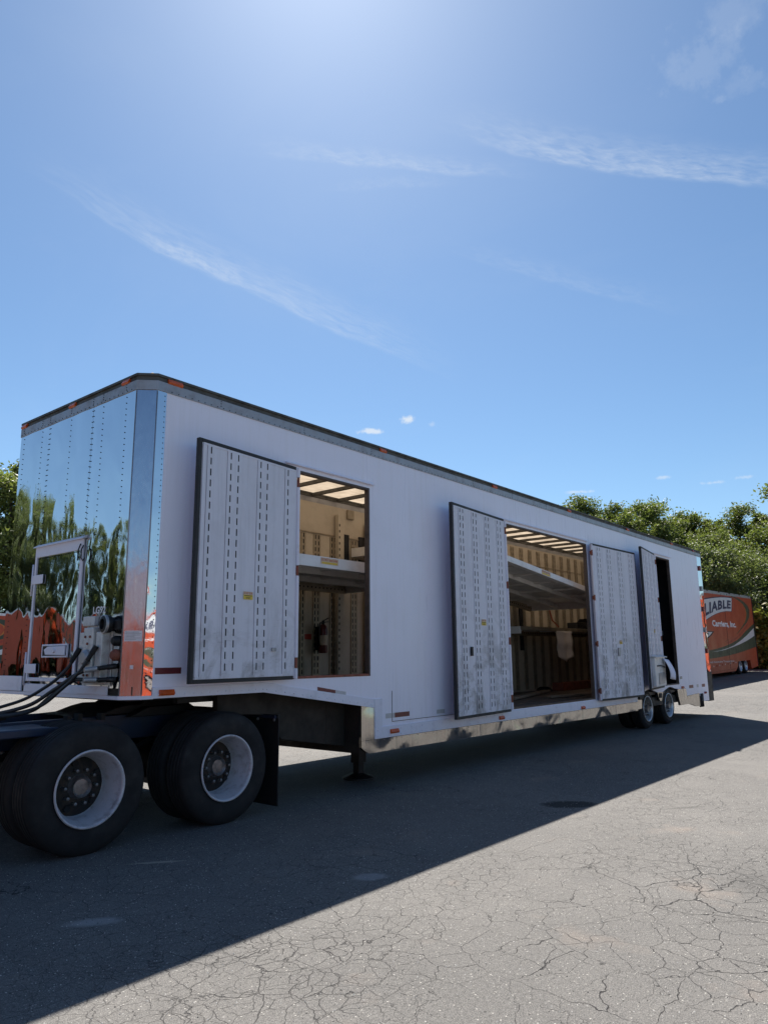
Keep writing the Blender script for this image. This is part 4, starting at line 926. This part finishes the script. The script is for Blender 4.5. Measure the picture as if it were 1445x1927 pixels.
# air and electric lines from the nose box down over the tractor deck
def spline(pts, n=10):
    pts = [Vector(q) for q in pts]; out = []
    P = [pts[0]*2-pts[1]]+pts+[pts[-1]*2-pts[-2]]
    for i in range(1, len(P)-2):
        for k in range(n):
            t_ = k/n; a, b_, c, d = P[i-1], P[i], P[i+1], P[i+2]
            out.append(.5*((2*b_)+(-a+c)*t_+(2*a-5*b_+4*c-d)*t_*t_+(-a+3*b_-3*c+d)*t_**3))
    return out+[pts[-1]]
HOSES = [
 ('black air hose running from the upper left coupling of the nose box', [(-.335, .655, 1.585), (-.36, .67, 1.53), (-.40, .72, 1.42), (-.50, .84, 1.28), (-.70, 1.05, 1.13), (-1.2, 1.2, 1.05), (-2.3, 1.3, 1.15)]),
 ('black air hose running from the upper right coupling of the nose box', [(-.345, .36, 1.60), (-.37, .38, 1.54), (-.42, .46, 1.40), (-.50, .60, 1.25), (-.60, .80, 1.10), (-.85, 1.0, 1.04), (-1.5, 1.15, 1.04), (-2.3, 1.25, 1.12)]),
 ('thick black electric cable plugged low beside the nose box, upper run', [(-.26, .19, 1.445), (-.30, .20, 1.44), (-.38, .36, 1.42), (-.43, .50, 1.375), (-.52, .68, 1.25), (-.68, .90, 1.10), (-1.1, 1.1, 1.04), (-2.3, 1.2, 1.1)]),
 ('thick black electric cable plugged low beside the nose box, lower run', [(-.26, .19, 1.335), (-.30, .20, 1.335), (-.39, .40, 1.335), (-.44, .54, 1.32), (-.54, .72, 1.18), (-.66, .86, 1.06), (-1.1, 1.0, 1.03), (-2.3, 1.15, 1.08)])]
for i, (lab, pts) in enumerate(HOSES):
    h = thing('air_hose' if i < 2 else 'electric_cable', lab, 'hose' if i < 2 else 'cable', pts[0])
    o0 = Vector(pts[0])
    b = B(); b.tube([q-o0 for q in spline(pts)], .0145 if i < 2 else .017, 10); b.build('line', 'cable', h, smooth='auto')
    d = (Vector(pts[1])-o0).normalized()
    b = B(); b.tube([-d*.02, d*.05, d*.055, d*.12], [.024, .024, .020, .020], 10); b.build('end_fitting', 'black_steel', h, smooth='auto')
    if i >= 2: b = B(); b.tube([d*.14, d*.24], .0215, 10); b.build('sleeve', 'rail_grey', h, smooth='auto')

# ------------------------------------------------------------------ orange trailer(s)
OX, OY = 41.2, 4.70
def L2(X, z):                                     # photo-plane reading -> the trailer's own (x, z)
    x = CAM.x+(X-CAM.x)*.8663; zz = CAM.z+(z-CAM.z)*.8663
    return (x-OX, zz-gz(x))
def decal(name, pts, m, parent, y):
    b = B(); f = b.face([(x, y, z) for x, z in pts]); f.normal_update(); bmesh.ops.triangulate(b.bm, faces=[f]); return b.build(name, m, parent, recalc=False)
def strip(name, A, E, m, parent, y):
    b = B()
    for i in range(len(A)-1): b.face([(A[i][0], y, A[i][1]), (A[i+1][0], y, A[i+1][1]), (E[i+1][0], y, E[i+1][1]), (E[i][0], y, E[i][1])])
    return b.build(name, m, parent, recalc=False)
def orange_trailer():
    o = thing('enclosed_trailer', 'orange enclosed trailer with white lettering and green swoosh, parked behind the white trailer', 'trailer', (OX, OY, gz(OX)), 0)
    o.rotation_euler = (0, -math.atan(RISE), 0)
    H = 4.13
    prof = [(0, .30), (0, H-.15), (-16, H-.15), (-16, 1.2), (-13.2, 1.2), (-12.4, .24), (-4.55, .20), (-4.10, .42), (-3.95, .66), (-1.62, .66), (-1.5, .42), (-1.42, .20)]
    b = B(); b.prism(prof, 0, 2.55); b.build('body', 'orange_skin', o)
    b = B(); b.prism([(-.02, H-.149), (-.02, H), (-16, H), (-16, H-.149)], .02, 2.53); b.build('roof_rail', 'rim_trailer', o)
    b = B()
    for z0, z1 in ((.27, .34), (.62, .64)): b.box(-12.3, -4.6, -.012, -.001, z0+.02, z1)
    b.build('skirt_trim', 'orange_low', o)
    for k in range(9):
        x = -.5-k*1.9; b = B(); b.box(x-.08, x+.08, -.03, .019, H-.04, H+.01); b.build('marker_light', 'roof_edge', o)
    for x in (-5.47, -9.3): b = B(); b.box(x, x+.02, -.010, -.0095+.009, .35, 3.6); b.build('panel_seam', 'seal_brown', o)
    b = B(); b.box(-.001, .06, -.03, .05, .30, H-.1); b.build('rear_post', 'belly_brown', o)
    b = B(); b.box(-4.4, -1.6, .25, 2.5, .10, .66); b.build('wheel_well', 'black_steel', o)
    for x in (-3.50, -2.42):
        wheel(o, 'wheel', (x, .03, .40), .40, .24, .25, .10, 'rim_trailer', 'rim_trailer', detail=False)
        wheel(o, 'wheel', (x, 2.52, .40), .40, .24, .25, .10, 'rim_trailer', 'rim_trailer', outer=1, detail=False)
    b = B(); b.box(-13.0, -12.8, .4, .6, .02, 1.2); b.box(-13.0, -12.8, 1.9, 2.1, .02, 1.2); b.build('landing_leg', 'black_steel', o)
    # livery, flat print
    q = lambda l: [L2(*p_) for p_ in l]
    gl = q([(38.09, 1.63), (39.6, 1.73), (41.15, 1.87), (42.5, 2.03), (43.83, 2.24), (44.9, 2.48), (45.67, 2.73), (46.8, 3.0), (48.1, 3.32)])
    gb = q([(48.2, 1.86), (45.5, 1.62), (43.4, 1.45), (41.45, 1.33), (39.7, 1.25), (38.06, 1.19)])
    x0 = gl[0][0]
    decal('swoosh', [(-10.5, gl[0][1]-.10)]+gl+gb+[(-10.5, gb[-1][1]-.06)], 'swoosh_green', o, -.004)
    decal('swoosh', q([(38.5, 1.55), (40.0, 1.62), (41.6, 1.75), (43.0, 1.92), (44.34, 2.17), (46.0, 2.52), (47.93, 3.03), (47.96, 2.55), (46.9, 2.36), (45.74, 2.18), (44.3, 1.99), (42.9, 1.84), (41.0, 1.66), (39.6, 1.58)]), 'swoosh_white', o, -.006)
    inn = [(43.2, 4.80), (43.71, 4.79), (44.9, 4.66), (45.92, 4.46), (46.45, 4.20), (46.58, 3.92), (46.4, 3.62), (45.91, 3.33), (44.9, 2.95), (43.68, 2.56), (42.5, 2.33), (41.24, 2.11)]
    outr = [(43.6, 4.84), (44.26, 4.82), (45.5, 4.72), (46.41, 4.60), (47.1, 4.40), (47.40, 4.14), (47.2, 3.72), (46.49, 3.35), (45.3, 2.98), (44.0, 2.62), (42.7, 2.36), (41.24, 2.13)]
    strip('swoosh', q(inn), q(outr), 'swoosh_green', o, -.0042)
    mid_ = [((a[0]*2+c[0])/3-.06, (a[1]*2+c[1])/3-.02) for a, c in zip(inn, outr)]
    strip('swoosh', q([(a-.12*max(0, 1-.25*max(0, i-6)), z) for i, (a, z) in enumerate(inn)]), q(inn), 'swoosh_gold', o, -.0052)
    decal('swoosh', q([(41.3, 2.02), (43.8, 2.42), (45.2, 2.80), (46.3, 3.20), (46.9, 3.30), (45.8, 2.85), (44.4, 2.45), (42.6, 2.10)]), 'swoosh_red', o, -.0045)
    # name banner: white panel swelling to the left, navy letters with a navy edge
    def ban(u, v, g=0.0):
        # u 0..1 from the R (front) to the final E, v 0..1 bottom to top
        x = 35.6+(43.25-35.6)*u+.32*v*(1 if u > .5 else u*2)
        zb = 2.62+1.32*math.sin(min(1, u)*math.pi*.5)**.9; zt = 4.02+.66*math.sin(min(1, u)*math.pi*.5)
        return L2(x, zb+(zt-zb)*v)
    E_ = 24
    edge = [ban(i/E_, -.07) for i in range(E_+1)]+[ban((E_-i)/E_, 1.09) for i in range(E_+1)]
    decal('name_panel', edge, 'print_navy', o, -.0070)
    edge = [ban(.01+.98*i/E_, -.04) for i in range(E_+1)]+[ban(.01+.98*(E_-i)/E_, 1.03) for i in range(E_+1)]
    decal('name_panel', edge, 'swoosh_white', o, -.0080)
    text('company_name', 'RELIABLE', 'print_navy', o, lambda u, v: (*[ban(.03+.94*u, .16+.66*v)[0]], -.0095, ban(.03+.94*u, .16+.66*v)[1]), bold=.045, spacing=1.10)
    text('company_name', 'Carriers, Inc.', 'print_white', o, lambda u, v: (L2(39.05+4.8*u, 0)[0], -.0085, L2(39.05+4.8*u, 2.86+.42*v+.05*u)[1]), bold=.04)
    text('company_slogan', 'Enclosed Automotive Transportation', 'print_white', o, lambda u, v: (L2(37.2+5.5*u, 0)[0], -.0085, L2(37.2+5.5*u, .92+.15*v+.02*u)[1]), bold=.01)
    def emb(pts, m, y, nm='emblem'): decal(nm, q(pts), m, o, y)
    emb([(36.6, 2.62), (37.86, 2.66), (39.31, 2.66), (38.75, 2.44), (38.2, 2.29), (36.6, 2.26)], 'print_black', -.0050)
    emb([(36.9, 2.56), (37.9, 2.60), (38.95, 2.62), (38.55, 2.46), (38.15, 2.36), (36.9, 2.32)], 'swoosh_white', -.0060)
    emb([(36.9, 2.52), (38.3, 2.55), (38.05, 2.40), (36.9, 2.36)], 'swoosh_green', -.0070)
    for k in range(9):
        X = 38.6+k*.55; x, z = L2(X, .78+.02*k); b = B(); b.box(x-.03, x+.03, -.012, -.001, z-.03, z+.03); b.build('side_lamp', 'red_lens' if k % 2 else 'print_white', o)
    return o
orange = orange_trailer()
for lab, loc, rz in (('orange enclosed trailer parked broadside across the lot beyond the polished nose', (17.0, 39.3, 0), 0),
                     ('orange enclosed trailer in the far row, mirrored in the polished nose beside the hatch', (-2.5, 40.0, 0), R(2)),
                     ('orange enclosed trailer in the far row, at the end past the tractor', (-20.5, 39.5, 0), R(-2)),
                     ('orange enclosed trailer standing across the lot, mirrored in the corner post', (-12.0, -1.2, 0), R(72)),
                     ('orange enclosed trailer across the lot facing the open doors', (10.5, -27.0, 0), R(180)),
                     ('orange enclosed trailer parked past the white trailer, mirrored in its rear corner strip', (36.0, -6.0, gz(36)), R(180))):
    c = copy_tree(orange); c.location = loc; c.rotation_euler = (0, 0 if loc[0] < 16 else math.atan(RISE), rz); c['label'] = lab

# ------------------------------------------------------------------ trees
def rnd_unit(rg):
    while True:
        v = Vector((rg.uniform(-1, 1), rg.uniform(-1, 1), rg.uniform(-1, 1)))
        if .01 < v.length < 1: return v.normalized()
def leaf_clumps(rg, centers, per, size):
    vs = []; fs = []
    for c, r in centers:
        for k in range(per):
            d = rnd_unit(rg); p_ = c+Vector((rg.gauss(0, 1), rg.gauss(0, 1), rg.gauss(0, .75)))*r*.60
            n = (rnd_unit(rg)+Vector((0, 0, .7))).normalized(); u = n.orthogonal().normalized(); v = n.cross(u); a = rg.uniform(0, 6.28)
            u, v = u*math.cos(a)+v*math.sin(a), v*math.cos(a)-u*math.sin(a)
            s_ = size*rg.uniform(.6, 1.35); i = len(vs)
            vs += [p_-u*s_, p_-v*s_*.5+n*s_*.12, p_+u*s_, p_+v*s_*.5+n*s_*.12]; fs.append((i, i+1, i+2, i+3))
    me = bpy.data.meshes.new('crown'); me.from_pydata(vs, [], fs); me.update(); return me
def tree_proto(seed, H, Rc, base, leaf, m, nb=22, per=230, size=.11, droop=0):
    rg = random.Random(seed); b = B(); cen = []
    lean = Vector((rg.uniform(-.5, .5), rg.uniform(-.5, .5), 0)); top = H*.9
    tp = [Vector((lean.x*(k/6)**2+rg.uniform(-.08, .08), lean.y*(k/6)**2+rg.uniform(-.08, .08), top*k/6-.1)) for k in range(7)]
    b.tube(tp, [H*.018*(1-.85*k/6) for k in range(7)], 8)
    for k in range(nb):
        f = base+(1-base)*(k+.5)/nb; z = top*f; i = min(5, int(f*6)); st = tp[i].lerp(tp[i+1], f*6-i)
        ang = k*2.4+rg.uniform(-.4, .4); env = Rc*(math.sin(math.pi*(.18+.78*(1-(f-base)/(1-base))))**.7)*rg.uniform(.65, 1.15)
        d = Vector((math.cos(ang), math.sin(ang), rg.uniform(.25, .7)-droop*.3)).normalized(); L_ = env
        mid_ = st+d*L_*.5+Vector((0, 0, .1*L_)); en = st+d*L_+Vector((0, 0, -droop*L_*.5))
        b.tube([st, mid_, en], [H*.0065, H*.004, .012], 5)
        for t_ in (.45, .7, .9, 1.05):
            q = st.lerp(mid_, t_*2) if t_ < .5 else mid_.lerp(en, (t_-.5)*2)
            cen.append((q+rnd_unit(rg)*Rc*.2, Rc*rg.uniform(.12, .27)))
    for k in range(5): cen.append((tp[-1]+rnd_unit(rg)*Rc*.2+Vector((0, 0, H*.03*k/2)), Rc*rg.uniform(.14, .24)))
    tr = b.build('trunk', 'bark', None, smooth=True); crown = leaf_clumps(rg, cen, per, size)
    crown.materials.append(M[m]); tm = tr.data; bpy.data.objects.remove(tr); return tm, crown, H
def shrub_proto(seed, H, Rc, m, per=90, size=.12, n=26):
    rg = random.Random(seed); b = B(); cen = []
    for k in range(n):
        a = rg.uniform(0, 6.28); rr = Rc*math.sqrt(rg.random()); h = H*(1-.45*(rr/Rc)**2)*rg.uniform(.6, 1.05)
        en = Vector((rr*math.cos(a), rr*math.sin(a), h)); b.tube([Vector((en.x*.2, en.y*.2, -.05)), Vector((en.x*.6, en.y*.6, h*.55)), en], [.03, .02, .008], 5)
        for t_ in (.35, .65, .95): cen.append((Vector((en.x*(.4+.6*t_), en.y*(.4+.6*t_), h*t_)), H*rg.uniform(.12, .2)))
    tr = b.build('stems', 'bark', None, smooth=True); crown = leaf_clumps(rg, cen, per, size)
    crown.materials.append(M[m]); tm = tr.data; bpy.data.objects.remove(tr); return tm, crown, H
PT = {'dark': [tree_proto(11, 13, 2.7, .22, .2, 'leaf_dark', 20), tree_proto(12, 12, 2.9, .18, .2, 'leaf_dark', 20)],
      'mid': [tree_proto(21, 12, 3.0, .15, .2, 'leaf_mid', 21), tree_proto(22, 13, 2.7, .2, .2, 'leaf_mid', 20), tree_proto(23, 12.5, 2.5, .16, .2, 'leaf_mid', 18)],
      'olive': [tree_proto(31, 9, 3.6, .08, .15, 'leaf_olive', 30, 240, .10, .5), tree_proto(32, 8.5, 3.3, .06, .15, 'leaf_olive', 30, 240, .10, .4)],
      'slim': [tree_proto(41, 14, 1.7, .3, .2, 'leaf_dark', 18, 110, .14), tree_proto(42, 14, 1.5, .35, .2, 'leaf_mid', 16, 100, .14)],
      'shrub': [shrub_proto(51, 3, 1.9, 'leaf_mid'), shrub_proto(52, 3, 1.8, 'leaf_olive')], 'gold': [shrub_proto(53, 3, 1.8, 'leaf_yellow')]}
trg = random.Random(5)
def plant(kind, pos, height, label, group, cat='tree'):
    tm, cm, H = trg.choice(PT[kind]); s_ = height/H
    o = thing('shrub' if cat == 'shrub' else 'broadleaf_tree', label, cat, (pos.x, pos.y, gz(pos.x)-.02), trg.uniform(0, 6.28), group)
    o.scale = (s_*trg.uniform(.92, 1.08), s_*trg.uniform(.92, 1.08), s_)
    link('stems' if cat == 'shrub' else 'trunk', tm, None, o); link('foliage' if cat == 'shrub' else 'crown', cm, None, o)
    return o
def top_h(u, v, dist):
    d = ray(u, v); p_ = atdist(u, dist); return CAM.z+d.z/math.hypot(d.x, d.y)*dist-gz(p_.x)
G1 = 'trees in the belt behind the parked orange trailer'
for kind, u, v, dist, lab in (
    ('slim', 1056, 944, 66, 'small dark treetop peeping over the white trailer roof'),
    ('dark', 1116, 932, 64, 'dark pointed tree rising above the white trailer roof'),
    ('mid', 1172, 976, 62, 'mid green tree beside the dark pointed one above the trailer roof'),
    ('mid', 1224, 940, 63, 'yellow-green tree with a ragged top behind the rear of the white trailer'),
    ('mid', 1275, 984, 60, 'yellow-green tree with a full rounded crown behind the rear of the white trailer'),
    ('dark', 1318, 958, 66, 'dark green tree in the belt behind the olive willow-like trees'),
    ('slim', 1345, 958, 68, 'thin open-crowned tree showing sky through its top'),
    ('mid', 1372, 990, 60, 'mid green tree in the belt above the orange trailer roof'),
    ('dark', 1412, 945, 64, 'tall dark tree with spreading top branches above the orange trailer'),
    ('slim', 1446, 948, 66, 'thin open-crowned tree beside the tall dark one'),
    ('mid', 1440, 1030, 57, 'lower yellow-green tree right of the olive willow-like trees'),
    ('mid', 1490, 960, 60, 'mid green tree at the end of the belt'),
    ('slim', 1142, 948, 68, 'slender tree between the dark pointed tree and its green neighbour'),
    ('slim', 1196, 950, 70, 'slender tree behind the mid green trees above the roof corner'),
    ('slim', 1250, 946, 69, 'slender tree between the two yellow-green trees'),
    ('dark', 1298, 972, 70, 'dark green tree behind the full rounded yellow-green crown'),
    ('slim', 1390, 958, 70, 'slender tree beside the tall dark spreading one'),
    ('olive', 1322, 1032, 53, 'olive willow-like tree behind the front half of the orange trailer'),
    ('olive', 1385, 1020, 54, 'olive willow-like tree arching over the rear of the orange trailer'),
    ('olive', 1268, 1040, 52, 'olive willow-like tree half hidden by the white trailer'),
    ('dark', 1455, 1075, 55, 'shaded dark tree behind the rear end of the orange trailer')):
    plant(kind, atdist(u, dist), top_h(u, v+(8 if u > 1330 else 0), dist), lab, G1)
for k in range(6): plant(trg.choice(['dark', 'mid']), atdist(1560+k*80, 60+trg.uniform(-3, 6)), trg.uniform(11, 14), 'broadleaf tree in the belt past the yellowing shrubs', 'trees in the belt past the yellowing shrubs')
for u, dist, h, kind, lab in ((1432, 50.5, 3.9, 'gold', 'yellow flowering shrub beside the rear of the orange trailer'), (1462, 51, 3.0, 'gold', 'low yellowing shrub at the asphalt edge'),
                        (1418, 53, 3.4, 'shrub', 'green shrub behind the rear wheels of the orange trailer'), (1448, 54.5, 4.6, 'shrub', 'tall green shrub under the shaded dark tree'),
                        (1340, 52, 3.2, 'shrub', 'green shrub behind the lettering end of the orange trailer'), (1490, 52, 3.2, 'shrub', 'green shrub past the yellowing shrub')):
    plant(kind, atdist(u, dist), h, lab, 'shrubs along the asphalt edge', 'shrub')
G2 = 'trees beyond the far row of orange trailers'
kinds = {'dark': 'dark green tree in the dense belt beyond the far row of orange trailers', 'mid': 'lighter green tree in the dense belt beyond the far row of orange trailers', 'olive': 'low drooping olive tree in the belt beyond the far row of orange trailers'}
for k in range(25):
    x = -52+k*2.9+trg.uniform(-.9, .9); y = 48+trg.uniform(-1.5, 4)
    if 12 < x < 22: continue
    kd = trg.choice(['dark', 'dark', 'mid', 'olive']); plant(kd, Vector((x, y, 0)), trg.uniform(10, 14), kinds[kd], G2)
for k in range(12):
    plant('shrub', Vector((-46+k*4.6+trg.uniform(-1, 1), 46.3+trg.uniform(-.4, .6), 0)), trg.uniform(5.2, 7.2), 'leafy shrub behind the far row of orange trailers', 'shrubs behind the far row of orange trailers', 'shrub')
plant('mid', atdist(-12, 55), top_h(8, 885, 55), 'sunlit tree left of the polished nose', G2)
plant('slim', atdist(27, 58), top_h(27, 848, 58), 'tall dark treetop peeping past the upper edge of the polished nose', G2)
plant('dark', atdist(22, 56), top_h(20, 940, 56), 'dark shaded tree left of the polished nose', G2)
# weeds along the asphalt edge
rg = random.Random(9); vs = []; fs = []
for k in range(9000):
    x = 47.3+abs(rg.gauss(0, 1.3)); y = rg.uniform(-8, 40); h = rg.uniform(.12, .45); a = rg.uniform(0, 6.28); dx, dy = .03*math.cos(a), .03*math.sin(a); lx, ly = rg.uniform(-.12, .12), rg.uniform(-.12, .12); z = gz(x); i = len(vs)
    vs += [(x-dx, y-dy, z), (x+dx, y+dy, z), (x+lx, y+ly, z+h)]; fs.append((i, i+1, i+2))
me = bpy.data.meshes.new('weeds'); me.from_pydata(vs, [], fs); o = link('weeds', me, 'leaf_olive', kind='stuff'); o['label'] = 'weeds growing along the asphalt edge by the tree belt'; o['category'] = 'weeds'

rg = random.Random(3)
def chips(n, name, m, label, lo, hi, region):
    vs, fs = [], []
    for k in range(n):
        x = rg.uniform(*region[0]); y = rg.uniform(*region[1]); r_ = rg.uniform(lo, hi)*(1+.10*math.hypot(x-CAM.x, y-CAM.y)*0); a = rg.uniform(0, 6.28); i = len(vs); e_ = rg.uniform(.55, 1)
        for q in range(5): vs.append((x+r_*math.cos(a+q*1.257)*rg.uniform(.75, 1.1), y+r_*e_*math.sin(a+q*1.257)*rg.uniform(.75, 1.1), gz(x)-.001))
        vs.append((x+rg.uniform(-.3, .3)*r_, y+rg.uniform(-.3, .3)*r_, gz(x)+r_*rg.uniform(.3, .7)))
        for q in range(5): fs.append((i+q, i+(q+1) % 5, i+5))
    me = bpy.data.meshes.new(name); me.from_pydata(vs, [], fs); o = link(name, me, m, kind='stuff'); o['label'] = label; o['category'] = 'gravel'; return o
chips(12000, 'stone_chips', 'chip_pale', 'pale stone chips standing proud of the worn asphalt', .0025, .0065, ((-4.0, 7.0), (-5.6, .2)))
chips(9000, 'dark_grit', 'chip_dark', 'dark grit and tar crumbs lying on the asphalt', .0025, .007, ((-4.0, 7.0), (-5.6, .2)))
